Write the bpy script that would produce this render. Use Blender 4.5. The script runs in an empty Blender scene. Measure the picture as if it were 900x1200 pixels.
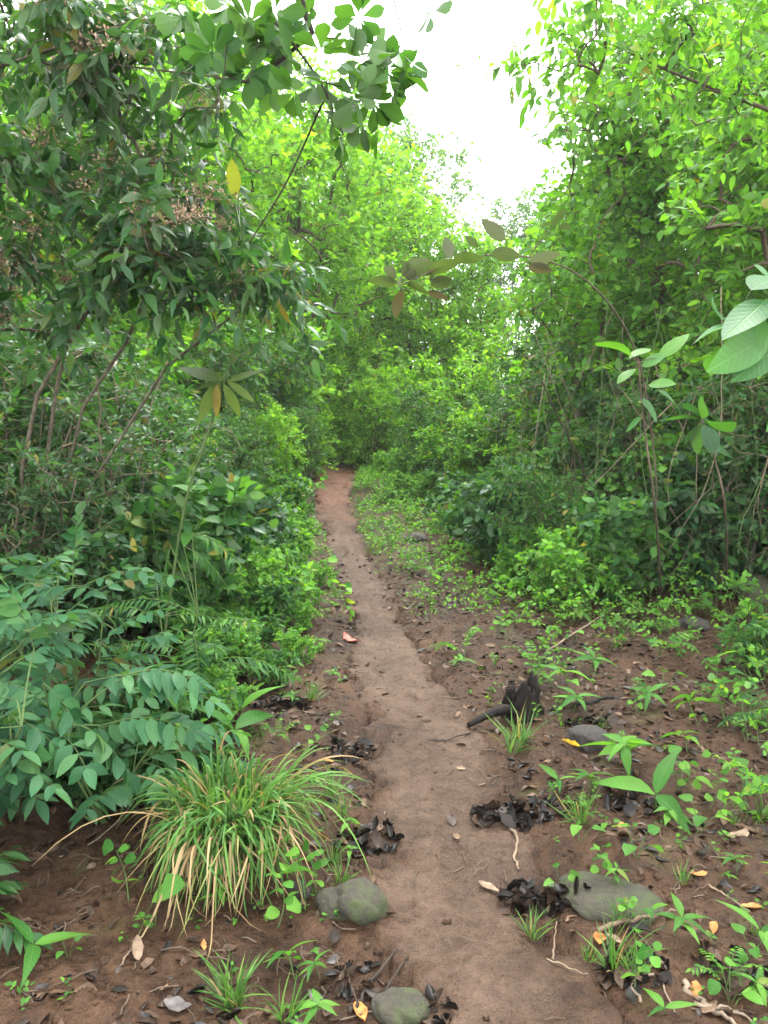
import bpy, math, random
import numpy as np
from mathutils import Vector

# ------------------------------------------------------------------ camera, world, sun, exposure
S = bpy.context.scene
COL = S.collection
PITCH = math.radians(8.0)
CAM_Z = 1.5
FPX = 900.0                      # focal length in photo pixels (900 x 1200 picture)
cd = bpy.data.cameras.new('camera')
cd.sensor_fit = 'VERTICAL'; cd.sensor_height = 36.0; cd.lens = 27.0
cd.clip_start = 0.05; cd.clip_end = 400
cam = bpy.data.objects.new('camera', cd); COL.objects.link(cam)
cam.location = (0, 0, CAM_Z); cam.rotation_euler = (math.radians(90) - PITCH, 0, 0)
S.camera = cam

SUN_EL, SUN_ROT = math.radians(62), math.radians(20)
w = bpy.data.worlds.new('World'); S.world = w; w.use_nodes = True
nt = w.node_tree; nt.nodes.clear()
sky = nt.nodes.new('ShaderNodeTexSky'); sky.sky_type = 'NISHITA'; sky.sun_disc = False
sky.sun_elevation = SUN_EL; sky.sun_rotation = SUN_ROT
mx = nt.nodes.new('ShaderNodeMix'); mx.data_type = 'RGBA'
mx.inputs[0].default_value = 0.86                       # thick white overcast over the blue
mx.inputs[7].default_value = (9.6, 9.8, 9.7, 1)
bg = nt.nodes.new('ShaderNodeBackground'); bg.inputs[1].default_value = 0.13
wo = nt.nodes.new('ShaderNodeOutputWorld')
nt.links.new(sky.outputs[0], mx.inputs[6]); nt.links.new(mx.outputs[2], bg.inputs[0]); nt.links.new(bg.outputs[0], wo.inputs[0])
sd = bpy.data.lights.new('sun', 'SUN'); sd.energy = 1.5; sd.angle = math.radians(25); sd.color = (1, 0.98, 0.94)
so = bpy.data.objects.new('sun', sd); COL.objects.link(so)
so.rotation_euler = (math.radians(90) - SUN_EL, 0, math.radians(180) - SUN_ROT); so.location = (0, 0, 20)

vs = S.view_settings
S.display_settings.display_device = 'sRGB'
vs.view_transform = 'Standard'; vs.look = 'None'; vs.gamma = 1.0; vs.use_curve_mapping = False
vs.exposure = 2.68
cy = S.cycles
cy.max_bounces = 6; cy.diffuse_bounces = 2; cy.glossy_bounces = 2; cy.transmission_bounces = 3; cy.transparent_max_bounces = 4
cy.volume_bounces = 1
cy.use_denoising = True
try: cy.denoiser = 'OPENIMAGEDENOISE'
except Exception: pass
cy.caustics_reflective = False; cy.caustics_refractive = False
cy.use_adaptive_sampling = True; cy.adaptive_threshold = 0.015

# ------------------------------------------------------------------ noise, terrain, picture helpers
_T = np.random.default_rng(11).random((256, 256))
def vnoise(x, y):
    x = np.asarray(x, float); y = np.asarray(y, float)
    xi = np.floor(x).astype(int); yi = np.floor(y).astype(int)
    fx = x - xi; fy = y - yi
    fx = fx * fx * (3 - 2 * fx); fy = fy * fy * (3 - 2 * fy)
    a = _T[xi & 255, yi & 255]; b = _T[(xi + 1) & 255, yi & 255]
    c = _T[xi & 255, (yi + 1) & 255]; d = _T[(xi + 1) & 255, (yi + 1) & 255]
    return ((a * (1 - fx) + b * fx) * (1 - fy) + (c * (1 - fx) + d * fx) * fy) * 2 - 1
def fbm(x, y, sc, n=3, off=0.0):
    t = 0; a = 1.0; f = 1.0 / sc
    for k in range(n):
        t = t + a * vnoise(x * f + off + 17.3 * k, y * f - off + 9.1 * k); a *= .5; f *= 2.03
    return t
def sst(a, b, x):
    t = np.clip((np.asarray(x, float) - a) / (b - a), 0, 1); return t * t * (3 - 2 * t)
def h0(x, y):
    x = np.asarray(x, float); y = np.asarray(y, float)
    r = np.maximum(0, y - 5.0)
    h = 0.046 * (np.sqrt(r * r + 2.0) - 1.414) * (1 - sst(40, 70, y))
    h = h + 0.30 * sst(1.7, 4.5, x) + 0.18 * sst(-0.9, -3.0, x)
    return h + 0.05 * fbm(x, y, 2.1, 2, 3.0)
def dirn(px, py):
    c, s = math.cos(PITCH), math.sin(PITCH)
    u, v = (px - 450) / FPX, -(py - 600) / FPX
    return np.array([u, c + v * s, -s + v * c])
def ground_at(px, py, hf=None):
    d = dirn(px, py); hf = hf or h0; t = 0.5
    while t < 60:
        p = d * t
        if CAM_Z + p[2] < float(hf(p[0], p[1])): break
        t += 0.01 + t * .002
    return p[0], p[1]
def at(px, py, depth):           # a point in the air at a forward distance
    d = dirn(px, py); k = depth / d[1]
    return np.array([d[0] * k, depth, CAM_Z + d[2] * k])

PP = [(600, 1200, 150), (532, 1000, 84), (492, 850, 76), (452, 750, 50), (430, 690, 40), (402, 630, 29), (388, 580, 29), (392, 548, 32)]
_c = []
for px, py, hw in PP:
    x, y = ground_at(px, py); _c.append((y, x, hw * math.hypot(y, CAM_Z) / FPX))
_c.sort()
_cy = np.array([-8, -1.0] + [c[0] for c in _c] + [_c[-1][0] + 2.0, _c[-1][0] + 5.0])
_cx = np.array([_c[0][1] + .5, _c[0][1] + .15] + [c[1] for c in _c] + [_c[-1][1] - .9, _c[-1][1] - 4.6])
_cw = np.array([.36, .36] + [c[2] for c in _c] + [.3, .3])
_yy = np.linspace(-8, _cy[-1], 800)
_k = np.hanning(61); _k /= _k.sum()
def _smooth(a):
    p = np.pad(np.interp(_yy, _cy, a), 30, mode='edge'); return np.convolve(p, _k, 'valid')
_XS, _WS = _smooth(_cx), _smooth(_cw)
PATH_END = float(_cy[-1])
def path_x(y): return np.interp(y, _yy, _XS)
def path_w(y): return np.interp(y, _yy, _WS) * (1 - .16 * sst(3.0, 5.0, y) + .10 * sst(9, 11, y))
def path_d(x, y): return (x - path_x(y)) / path_w(y)
TUFT = ground_at(268, 1010)
def hs(x, y):                    # smooth ground with the trodden dip and small hummocks
    d = np.abs(path_d(x, y))
    h = h0(x, y) - 0.038 * (1 - sst(0.5, 1.9, d))
    h = h + 0.09 * np.exp(-(((x - TUFT[0]) / .24) ** 2 + ((y - TUFT[1]) / .2) ** 2))
    return h
def hg(x, y):                    # the ground sheet
    d = np.abs(path_d(x, y)); m = 0.05 + 0.95 * sst(0.75, 1.5, d)
    n = 0.026 * fbm(x, y, .55, 2, 1.0) + 0.017 * fbm(x, y, .17, 3, 5.0) + .016 * np.maximum(0, fbm(x, y, .055, 2, 8.0))
    return hs(x, y) + n * m - .06 * (1 - sst(.5, .95, d))
def path_edge(x, y): return np.abs(path_d(x, y)) + .30 * fbm(x, y, .35, 3, 21.0) + .17 * fbm(x, y, .085, 3, 4.0)
def hp_(x, y):                   # the trodden path sheet
    foot = -np.maximum(0, fbm(x, y, .24, 2, 31.0) - .25) * .055
    return hs(x, y) + .014 + .013 * fbm(x, y, .3, 3, 12.0) + .0085 * fbm(x, y, .06, 3, 2.0) + foot - .085 * sst(.70, 1.25, path_edge(x, y))
def hz(x, y): return np.maximum(hg(x, y), np.where(np.abs(path_d(x, y)) < 1.5, hp_(x, y), -9))
def G(px, py): return ground_at(px, py, hs)

# ------------------------------------------------------------------ mesh building
class Geo:
    def __init__(s): s.v = []; s.l = []; s.t = []; s.uv = []; s.r = []; s.m = []; s.n = 0
    def add(s, v, loops, tot, uv=None, rnd=0.5, mat=0):
        v = np.asarray(v, float).reshape(-1, 3); loops = np.asarray(loops).ravel(); tot = np.asarray(tot).ravel()
        s.v.append(v); s.l.append(loops + s.n); s.t.append(tot); s.n += len(v)
        s.uv.append(np.zeros((len(loops), 2)) if uv is None else np.asarray(uv).reshape(-1, 2))
        s.r.append(np.broadcast_to(np.asarray(rnd, float), (len(tot),)).copy())
        s.m.append(np.broadcast_to(np.asarray(mat, int), (len(tot),)).copy())
    def mesh(s, name, mats, smooth=True):
        me = bpy.data.meshes.new(name)
        if not s.v: return me
        v = np.concatenate(s.v); l = np.concatenate(s.l).astype(np.int32); t = np.concatenate(s.t).astype(np.int32)
        me.vertices.add(len(v)); me.vertices.foreach_set('co', v.astype(np.float32).ravel())
        me.loops.add(len(l)); me.loops.foreach_set('vertex_index', l)
        me.polygons.add(len(t)); st = np.zeros(len(t), np.int32); st[1:] = np.cumsum(t)[:-1]
        me.polygons.foreach_set('loop_start', st)
        try: me.polygons.foreach_set('loop_total', t)
        except Exception: pass
        me.polygons.foreach_set('use_smooth', np.full(len(t), smooth))
        me.polygons.foreach_set('material_index', np.concatenate(s.m).astype(np.int32))
        u = me.uv_layers.new(name='UVMap'); u.data.foreach_set('uv', np.concatenate(s.uv).astype(np.float32).ravel())
        a = me.attributes.new('rnd', 'FLOAT', 'FACE'); a.data.foreach_set('value', np.concatenate(s.r).astype(np.float32))
        for m in (mats if isinstance(mats, (list, tuple)) else [mats]): me.materials.append(m)
        me.update(calc_edges=True); me.validate(clean_customdata=False)
        return me

def unit(a): return a / np.maximum(np.linalg.norm(a, axis=-1, keepdims=True), 1e-9)

def leaf_tmpl(nseg, a=0.85, b=0.9, fold=0.25, tip=0.0):
    """rows of left / midrib / right between a base and a tip point; x in -.5.5, y 0..1"""
    V = [(0, 0, 0)]; ts = np.linspace(0, 1, nseg + 1)
    for t in ts[1:-1]:
        wd = .5 * math.sin(math.pi * t ** a) ** b
        V += [(-wd, t, fold * wd), (0, t, 0), (wd, t, fold * wd)]
    V.append((0, 1, 0)); n = len(V)
    L = []; T = []
    def f(*i): L.extend(i); T.append(len(i))
    f(0, 2, 1); f(0, 3, 2)
    for k in range(nseg - 2):
        o = 1 + 3 * k
        f(o, o + 1, o + 4, o + 3); f(o + 1, o + 2, o + 5, o + 4)
    o = n - 4
    f(o, o + 1, n - 1); f(o + 1, o + 2, n - 1)
    V = np.array(V, float); L = np.array(L); T = np.array(T)
    uv = np.stack([V[L, 0] + .5, V[L, 1]], 1)
    return V, L, T, uv

def put_leaves(g, tm, pos, d, up, ln, wd, rnd, droop=0.25, rng=None, mat=0):
    V, L, T, uv = tm
    pos = np.asarray(pos, float); N = len(pos)
    if N == 0: return
    d = unit(np.asarray(d, float)); up = np.asarray(up, float)
    X = unit(np.cross(d, up)); Z = np.cross(X, d)
    ln = np.broadcast_to(ln, (N,)); wd = np.broadcast_to(wd, (N,)); dr = np.broadcast_to(droop, (N,))
    y = V[None, :, 1]; x = V[None, :, 0]; z = V[None, :, 2]
    tw = np.zeros(N) if rng is None else rng.normal(0, .35, N)
    zz = z * wd[:, None] - dr[:, None] * ln[:, None] * y * y + (tw * wd)[:, None] * x * y * 2
    P = pos[:, None, :] + (x * wd[:, None])[..., None] * X[:, None, :] + (y * ln[:, None])[..., None] * d[:, None, :] + zz[..., None] * Z[:, None, :]
    n = len(V)
    loops = (L[None, :] + (np.arange(N) * n)[:, None]).ravel()
    g.add(P.reshape(-1, 3), loops, np.tile(T, N), np.tile(uv, (N, 1)), np.repeat(np.broadcast_to(rnd, (N,)), len(T)), mat)

def put_tubes(g, P, R, sides=5, rnd=.5, mat=0, cap=False):
    P = np.asarray(P, float); R = np.asarray(R, float)
    if P.ndim == 2: P = P[None]; R = R[None]
    N, k, _ = P.shape
    if N == 0: return
    T = unit(np.gradient(P, axis=1))
    ref = np.where(np.abs(T[:, 0, 2:3]) > .9, np.array([[1., 0, 0]]), np.array([[0, 0, 1.]]))
    ang = np.arange(sides) * 2 * math.pi / sides
    rings = []
    u = ref
    for i in range(k):
        u = unit(u - (u * T[:, i]).sum(-1, keepdims=True) * T[:, i]); v = np.cross(T[:, i], u)
        rings.append(P[:, i, None, :] + R[:, i, None, None] * (np.cos(ang)[None, :, None] * u[:, None, :] + np.sin(ang)[None, :, None] * v[:, None, :]))
    V = np.stack(rings, 1).reshape(-1, 3)
    L = []
    for i in range(k - 1):
        for j in range(sides):
            j2 = (j + 1) % sides
            L += [i * sides + j, i * sides + j2, (i + 1) * sides + j2, (i + 1) * sides + j]
    L = np.array(L); nq = len(L) // 4
    loops = (L[None] + (np.arange(N) * k * sides)[:, None]).ravel()
    uvb = np.zeros((len(L), 2)); uvb[:, 1] = (L // sides) / (k - 1); uvb[:, 0] = (L % sides) / sides
    g.add(V, loops, np.full(nq * N, 4), np.tile(uvb, (N, 1)), np.repeat(np.broadcast_to(rnd, (N,)), nq), mat)
    if cap:
        base = (np.arange(N) * k * sides)[:, None]
        g.n -= len(V)
        # end caps reuse the last ring
        s_ = base + np.arange(sides)[None, ::-1]; e_ = base + (k - 1) * sides + np.arange(sides)[None]
        l = np.concatenate([s_, e_]).ravel()
        g.l.append(l + g.n); g.t.append(np.full(2 * N, sides)); g.uv.append(np.zeros((len(l), 2)))
        g.r.append(np.full(2 * N, .5)); g.m.append(np.full(2 * N, mat)); g.n += len(V)

def resample(pts, k):
    pts = np.asarray(pts, float); s = np.r_[0, np.cumsum(np.linalg.norm(np.diff(pts, axis=0), axis=1))]
    t = np.linspace(0, s[-1], k); return np.stack([np.interp(t, s, pts[:, i]) for i in range(3)], 1)
def smooth_line(pts, k):
    """Catmull-Rom through the points"""
    p = np.asarray(pts, float); p = np.vstack([2 * p[0] - p[1], p, 2 * p[-1] - p[-2]])
    out = []; n = len(p) - 3
    for u in np.linspace(0, n, k):
        i = min(int(u), n - 1); t = u - i; a, b, c, d = p[i:i + 4]
        out.append(.5 * (2 * b + (c - a) * t + (2 * a - 5 * b + 4 * c - d) * t * t + (3 * b - a - 3 * c + d) * t ** 3))
    return np.array(out)

# ------------------------------------------------------------------ materials
def nodes(name):
    m = bpy.data.materials.new(name); m.use_nodes = True; t = m.node_tree; t.nodes.clear()
    return m, t, t.nodes.new, t.links.new
def ramp(N, stops, interp='LINEAR'):
    r = N('ShaderNodeValToRGB'); cr = r.color_ramp; cr.interpolation = interp
    while len(cr.elements) > 1: cr.elements.remove(cr.elements[-1])
    cr.elements[0].position = stops[0][0]; cr.elements[0].color = (*stops[0][1], 1)
    for p, c in stops[1:]:
        e = cr.elements.new(p); e.color = (*c, 1)
    return r
def leaf_mat(name, dark, mid, light, odd=(.15, .13, .025), odd_at=.993, rough=.5, trans=.46, vein=.5, tmul=(1.9, 1.85, .45), spec=.14, under=None):
    m, t, N, K = nodes(name)
    at_ = N('ShaderNodeAttribute'); at_.attribute_name = 'rnd'
    r = ramp(N, [(0, dark), (.5, mid), (odd_at - .02, light), (odd_at, odd)]); K(at_.outputs['Fac'], r.inputs[0])
    uv = N('ShaderNodeUVMap'); sx = N('ShaderNodeSeparateXYZ'); K(uv.outputs[0], sx.inputs[0])
    def M(op, a, b=None, cl=False):
        n = N('ShaderNodeMath'); n.operation = op; n.use_clamp = cl
        for i, q in enumerate((a, b)):
            if q is None: continue
            if hasattr(q, 'type') and not isinstance(q, (int, float)): K(q, n.inputs[i])
            else: n.inputs[i].default_value = q
        return n.outputs[0]
    au = M('ABSOLUTE', M('SUBTRACT', sx.outputs[0], .5))
    rib = M('SUBTRACT', 1.0, M('MULTIPLY', au, 26.0), True)
    wv = M('SINE', M('MULTIPLY', M('SUBTRACT', sx.outputs[1], M('MULTIPLY', au, .45)), 62.0))
    side = M('MULTIPLY', M('SUBTRACT', wv, .72, True), 2.2)
    vv = M('MAXIMUM', rib, side, True)
    geo = N('ShaderNodeNewGeometry')
    nz = N('ShaderNodeTexNoise'); nz.inputs['Scale'].default_value = 9.0; nz.inputs['Detail'].default_value = 2
    K(geo.outputs['Position'], nz.inputs['Vector'])
    hsv = N('ShaderNodeHueSaturation'); K(r.outputs[0], hsv.inputs['Color'])
    K(M('ADD', .72, M('MULTIPLY', nz.outputs[0], .56)), hsv.inputs['Value'])
    K(M('ADD', .485, M('MULTIPLY', nz.outputs[0], .03)), hsv.inputs['Hue'])
    c1 = N('ShaderNodeMix'); c1.data_type = 'RGBA'; K(M('MULTIPLY', vv, .35 * vein), c1.inputs[0]); K(hsv.outputs[0], c1.inputs[6])
    c1.inputs[7].default_value = tuple(min(1, x * 1.8 + .03) for x in light) + (1,)
    col = c1.outputs[2]
    bf = N('ShaderNodeMix'); bf.data_type = 'RGBA'; K(geo.outputs['Backfacing'], bf.inputs[0]); K(col, bf.inputs[6])
    if under is None:
        un = N('ShaderNodeMix'); un.data_type = 'RGBA'; un.inputs[0].default_value = .35; K(col, un.inputs[6]); un.inputs[7].default_value = (.16, .21, .12, 1); K(un.outputs[2], bf.inputs[7])
    else: bf.inputs[7].default_value = (*under, 1)
    p = N('ShaderNodeBsdfPrincipled'); K(bf.outputs[2], p.inputs['Base Color'])
    p.inputs['Roughness'].default_value = rough; p.inputs['Specular IOR Level'].default_value = spec
    bp = N('ShaderNodeBump'); bp.inputs['Strength'].default_value = .35; bp.inputs['Distance'].default_value = .004
    K(M('MULTIPLY', vv, -1.0), bp.inputs['Height']); K(bp.outputs[0], p.inputs['Normal'])
    tc = N('ShaderNodeMix'); tc.data_type = 'RGBA'; tc.blend_type = 'MULTIPLY'; tc.inputs[0].default_value = 1; tc.clamp_result = False
    K(hsv.outputs[0], tc.inputs[6]); tc.inputs[7].default_value = (*tmul, 1)
    tr = N('ShaderNodeBsdfTranslucent'); K(tc.outputs[2], tr.inputs[0])
    ms = N('ShaderNodeMixShader'); ms.inputs[0].default_value = trans; K(p.outputs[0], ms.inputs[1]); K(tr.outputs[0], ms.inputs[2])
    o = N('ShaderNodeOutputMaterial'); K(ms.outputs[0], o.inputs[0])
    return m
def bark_mat(name, a, b, scale=14, rough=.85, stretch=.25, bump=.5):
    m, t, N, K = nodes(name)
    tc = N('ShaderNodeTexCoord'); mp = N('ShaderNodeMapping'); mp.inputs['Scale'].default_value = (1, 1, stretch); K(tc.outputs['Object'], mp.inputs[0])
    n1 = N('ShaderNodeTexNoise'); n1.inputs['Scale'].default_value = scale; n1.inputs['Detail'].default_value = 6; n1.inputs['Roughness'].default_value = .7; K(mp.outputs[0], n1.inputs['Vector'])
    r = ramp(N, [(.32, a), (.66, b)]); K(n1.outputs[0], r.inputs[0])
    p = N('ShaderNodeBsdfPrincipled'); K(r.outputs[0], p.inputs['Base Color']); p.inputs['Roughness'].default_value = rough; p.inputs['Specular IOR Level'].default_value = .12
    bp = N('ShaderNodeBump'); bp.inputs['Strength'].default_value = bump; bp.inputs['Distance'].default_value = .01; K(n1.outputs[0], bp.inputs['Height']); K(bp.outputs[0], p.inputs['Normal'])
    o = N('ShaderNodeOutputMaterial'); K(p.outputs[0], o.inputs[0]); return m
def mud_mat(name, stops, wet=(.33, .8), moss=0.0, worn=None, red=False):
    m, t, N, K = nodes(name)
    tc = N('ShaderNodeTexCoord')
    def noise(s, d=5, ro=.6, src=None):
        n = N('ShaderNodeTexNoise'); n.inputs['Scale'].default_value = s; n.inputs['Detail'].default_value = d; n.inputs['Roughness'].default_value = ro; K(tc.outputs['Object'], n.inputs['Vector']); return n
    a = noise(1.7, 6, .65); b = noise(22, 5, .7); c = noise(140, 3, .6)
    ad = N('ShaderNodeMath'); ad.operation = 'MULTIPLY_ADD'; K(b.outputs[0], ad.inputs[0]); ad.inputs[1].default_value = .55; 
    ml = N('ShaderNodeMath'); ml.operation = 'MULTIPLY'; K(a.outputs[0], ml.inputs[0]); ml.inputs[1].default_value = .6; K(ml.outputs[0], ad.inputs[2])
    ad2 = N('ShaderNodeMath'); ad2.operation = 'MULTIPLY_ADD'; K(c.outputs[0], ad2.inputs[0]); ad2.inputs[1].default_value = .22; K(ad.outputs[0], ad2.inputs[2])
    r = ramp(N, stops); K(ad2.outputs[0], r.inputs[0]); colo = r.outputs[0]
    if worn:
        av = N('ShaderNodeAttribute'); av.attribute_name = 'rnd'; r2 = ramp(N, worn); K(ad2.outputs[0], r2.inputs[0])
        wm = N('ShaderNodeMix'); wm.data_type = 'RGBA'; K(av.outputs['Fac'], wm.inputs[0]); K(colo, wm.inputs[6]); K(r2.outputs[0], wm.inputs[7]); colo = wm.outputs[2]
    if red:                      # the soil turns to red clay further along
        sp = N('ShaderNodeSeparateXYZ'); K(tc.outputs['Object'], sp.inputs[0]); rm = N('ShaderNodeMapRange'); rm.inputs[1].default_value = 7.5; rm.inputs[2].default_value = 11.0; rm.inputs[4].default_value = .30; K(sp.outputs[1], rm.inputs[0])
        rx = N('ShaderNodeMix'); rx.data_type = 'RGBA'; rx.blend_type = 'MULTIPLY'; K(rm.outputs[0], rx.inputs[0]); K(colo, rx.inputs[6]); rx.inputs[7].default_value = (2.6, 1.35, .9, 1); colo = rx.outputs[2]
    if moss:
        e = noise(3.1, 4, .6); rr = ramp(N, [(.58, (0, 0, 0)), (.72, (moss,) * 3)]); K(e.outputs[0], rr.inputs[0])
        mm = N('ShaderNodeMix'); mm.data_type = 'RGBA'; K(rr.outputs[0], mm.inputs[0]); K(colo, mm.inputs[6]); mm.inputs[7].default_value = (.06, .075, .02, 1); colo = mm.outputs[2]
    p = N('ShaderNodeBsdfPrincipled'); K(colo, p.inputs['Base Color'])
    wr = ramp(N, [(.40, (wet[0],) * 3), (.62, (wet[1],) * 3)]); K(b.outputs[0], wr.inputs[0]); K(wr.outputs[0], p.inputs['Roughness'])
    p.inputs['Specular IOR Level'].default_value = .13
    b1 = N('ShaderNodeBump'); b1.inputs['Strength'].default_value = .9; b1.inputs['Distance'].default_value = .03; K(b.outputs[0], b1.inputs['Height'])
    b2 = N('ShaderNodeBump'); b2.inputs['Strength'].default_value = .6; b2.inputs['Distance'].default_value = .006; K(c.outputs[0], b2.inputs['Height']); K(b1.outputs[0], b2.inputs['Normal'])
    K(b2.outputs[0], p.inputs['Normal'])
    o = N('ShaderNodeOutputMaterial'); K(p.outputs[0], o.inputs[0]); return m
def stone_mat(name, a, b, moss, moss_amt):
    m, t, N, K = nodes(name)
    tc = N('ShaderNodeTexCoord')
    n1 = N('ShaderNodeTexNoise'); n1.inputs['Scale'].default_value = 48; n1.inputs['Detail'].default_value = 9; n1.inputs['Roughness'].default_value = .72; K(tc.outputs['Object'], n1.inputs['Vector'])
    n2 = N('ShaderNodeTexNoise'); n2.inputs['Scale'].default_value = 17; n2.inputs['Detail'].default_value = 6; n2.inputs['Roughness'].default_value = .75; K(tc.outputs['Object'], n2.inputs['Vector'])
    r = ramp(N, [(.3, a), (.68, b)]); K(n1.outputs[0], r.inputs[0])
    r2 = ramp(N, [(.60 - .25 * moss_amt, (0, 0, 0)), (.72 - .25 * moss_amt, (1, 1, 1))]); K(n2.outputs[0], r2.inputs[0])
    mm = N('ShaderNodeMix'); mm.data_type = 'RGBA'; K(r2.outputs[0], mm.inputs[0]); K(r.outputs[0], mm.inputs[6]); mm.inputs[7].default_value = (*moss, 1)
    p = N('ShaderNodeBsdfPrincipled'); K(mm.outputs[2], p.inputs['Base Color']); p.inputs['Roughness'].default_value = .8
    bp = N('ShaderNodeBump'); bp.inputs['Strength'].default_value = 1.0; bp.inputs['Distance'].default_value = .02; K(n1.outputs[0], bp.inputs['Height']); K(bp.outputs[0], p.inputs['Normal'])
    o = N('ShaderNodeOutputMaterial'); K(p.outputs[0], o.inputs[0]); return m
def dry_mat(name, stops, rough=.6, trans=.12):
    m, t, N, K = nodes(name)
    a = N('ShaderNodeAttribute'); a.attribute_name = 'rnd'; r = ramp(N, stops); K(a.outputs['Fac'], r.inputs[0])
    tc = N('ShaderNodeTexCoord'); n = N('ShaderNodeTexNoise'); n.inputs['Scale'].default_value = 45; n.inputs['Detail'].default_value = 4; K(tc.outputs['Object'], n.inputs['Vector'])
    h = N('ShaderNodeHueSaturation'); K(r.outputs[0], h.inputs['Color']); mr = N('ShaderNodeMapRange'); mr.inputs[1].default_value = .3; mr.inputs[2].default_value = .7; mr.inputs[3].default_value = .55; mr.inputs[4].default_value = 1.3
    K(n.outputs[0], mr.inputs[0]); K(mr.outputs[0], h.inputs['Value'])
    p = N('ShaderNodeBsdfPrincipled'); K(h.outputs[0], p.inputs['Base Color']); p.inputs['Roughness'].default_value = rough; p.inputs['Specular IOR Level'].default_value = .16
    tr = N('ShaderNodeBsdfTranslucent'); K(h.outputs[0], tr.inputs[0])
    ms = N('ShaderNodeMixShader'); ms.inputs[0].default_value = trans; K(p.outputs[0], ms.inputs[1]); K(tr.outputs[0], ms.inputs[2])
    bp = N('ShaderNodeBump'); bp.inputs['Strength'].default_value = .4; bp.inputs['Distance'].default_value = .004; K(n.outputs[0], bp.inputs['Height']); K(bp.outputs[0], p.inputs['Normal'])
    o = N('ShaderNodeOutputMaterial'); K(ms.outputs[0], o.inputs[0]); return m

ML = {
 'bright': leaf_mat('bright_leaf', (.055, .150, .014), (.095, .235, .020), (.150, .310, .028), odd_at=.995, vein=.3, trans=.5),
 'tree':   leaf_mat('tree_leaf', (.034, .105, .016), (.062, .170, .022), (.110, .245, .028), odd_at=.995, vein=.4, trans=.5),
 'far':    leaf_mat('hazed_far_leaf', (.045, .105, .045), (.065, .135, .058), (.09, .165, .07), odd_at=.999, vein=0, trans=.45),  # pale bluish leaf colour with some of the distance haze mixed in
 'shrub':  leaf_mat('shrub_leaf', (.010, .044, .010), (.024, .080, .016), (.056, .145, .024), odd_at=.995, vein=.4, trans=.40),  # leaf colour lowered to deepen the shade in the hedge hollows
 'dark':   leaf_mat('dark_shaded_glossy_leaf', (.009, .040, .010), (.018, .064, .016), (.036, .102, .022), odd=(.10, .085, .02), odd_at=.975, rough=.30, trans=.38, vein=.45, spec=.22),  # dark leaf, lowered further to stand in for shade from trees above
 'over':   leaf_mat('obovate_leaf', (0.0210, 0.0638, 0.0165), (0.0300, 0.0825, 0.0195), (0.0450, 0.1125, 0.0240), odd=(.05, .12, .025), odd_at=.97, trans=.42, vein=.6),
 'blue':   leaf_mat('blue_green_leaflet', (.013, .052, .022), (.024, .082, .032), (.046, .118, .040), odd=(.09, .07, .02), odd_at=.996, rough=.42, trans=.32, vein=.7),
 'herb':   leaf_mat('herb_leaf', (.020, .078, .012), (.044, .128, .017), (.088, .200, .026), odd=(.11, .15, .03), odd_at=.98, vein=.7, trans=.42),
 'rusty':  leaf_mat('rusty_leaf', (.040, .066, .020), (.058, .088, .026), (.072, .092, .030), odd=(.060, .042, .027), odd_at=.78, trans=.32, vein=.9, spec=.10, rough=.6, under=(.066, .072, .038), tmul=(1.2, 1.35, .6)),
 'broad':  leaf_mat('broad_leaf', (0.0240, 0.0840, 0.0240), (0.0360, 0.1160, 0.0272), (0.0640, 0.1640, 0.0240), odd=(.07, .15, .028), odd_at=.98, rough=.52, trans=.40, vein=1.0, spec=.3),
 'grass':  leaf_mat('grass_blade', (.022, .075, .012), (.045, .118, .018), (.085, .165, .030), odd=(.20, .135, .06), odd_at=.93, vein=.0, trans=.32, spec=.2),
 'drygrass': leaf_mat('dry_grass_blade', (0.1440, 0.0936, 0.0432), (0.2448, 0.1728, 0.0864), (0.3024, 0.2160, 0.1152), odd=(.16, .17, .05), odd_at=.85, vein=.0, trans=.3, tmul=(1, 1, .9)),
}
ML['under'] = leaf_mat('shaded_understory_leaf', (.006, .028, .009), (.014, .053, .016), (.036, .100, .024), odd_at=.995, trans=.36, vein=.5, spec=.2, rough=.36)  # darkened leaf colour painting in the shade beneath the hedges
ML['lush'] = leaf_mat('lush_herb_leaf', (.030, .100, .014), (.060, .170, .020), (.115, .255, .030), odd=(.13, .17, .03), odd_at=.98, vein=.5, trans=.46)
MB = {
 'pale': bark_mat('pale_bark', (.030, .024, .018), (.150, .122, .092), scale=40, stretch=.5),
 'brown': bark_mat('brown_bark', (0.0374, 0.0272, 0.0190), (0.1020, 0.0748, 0.0544)),
 'dark': bark_mat('dark_bark', (0.0122, 0.0095, 0.0082), (0.0408, 0.0306, 0.0238)),
 'green': bark_mat('green_stem', (0.0340, 0.0612, 0.0170), (0.0680, 0.1020, 0.0340), rough=.6),
 'dead': bark_mat('dead_stem', (0.0816, 0.0578, 0.0408), (0.2040, 0.1564, 0.1156)),
 'rot': bark_mat('rotten_wood', (0.0021, 0.0017, 0.0017), (0.0119, 0.0085, 0.0068), scale=20, rough=.6, bump=1.0),
 'root': bark_mat('root_bark', (0.0612, 0.0408, 0.0272), (0.1768, 0.1292, 0.0884), scale=25),
}
EARTH = [(.46, (.0036, .0020, .0013)), (.59, (.0145, .0068, .0034)), (.71, (.033, .0163, .0083)), (.83, (.057, .0310, .0175))]
M_GROUND = mud_mat('mud', EARTH, moss=.35)
M_PATH = mud_mat('trodden_mud', EARTH, wet=(.36, .8), worn=[(.40, (.0100, .0058, .0036)), (.54, (.0300, .0180, .0115)), (.68, (.0510, .0312, .0207)), (.82, (.0790, .0510, .0355))], red=True)
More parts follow.
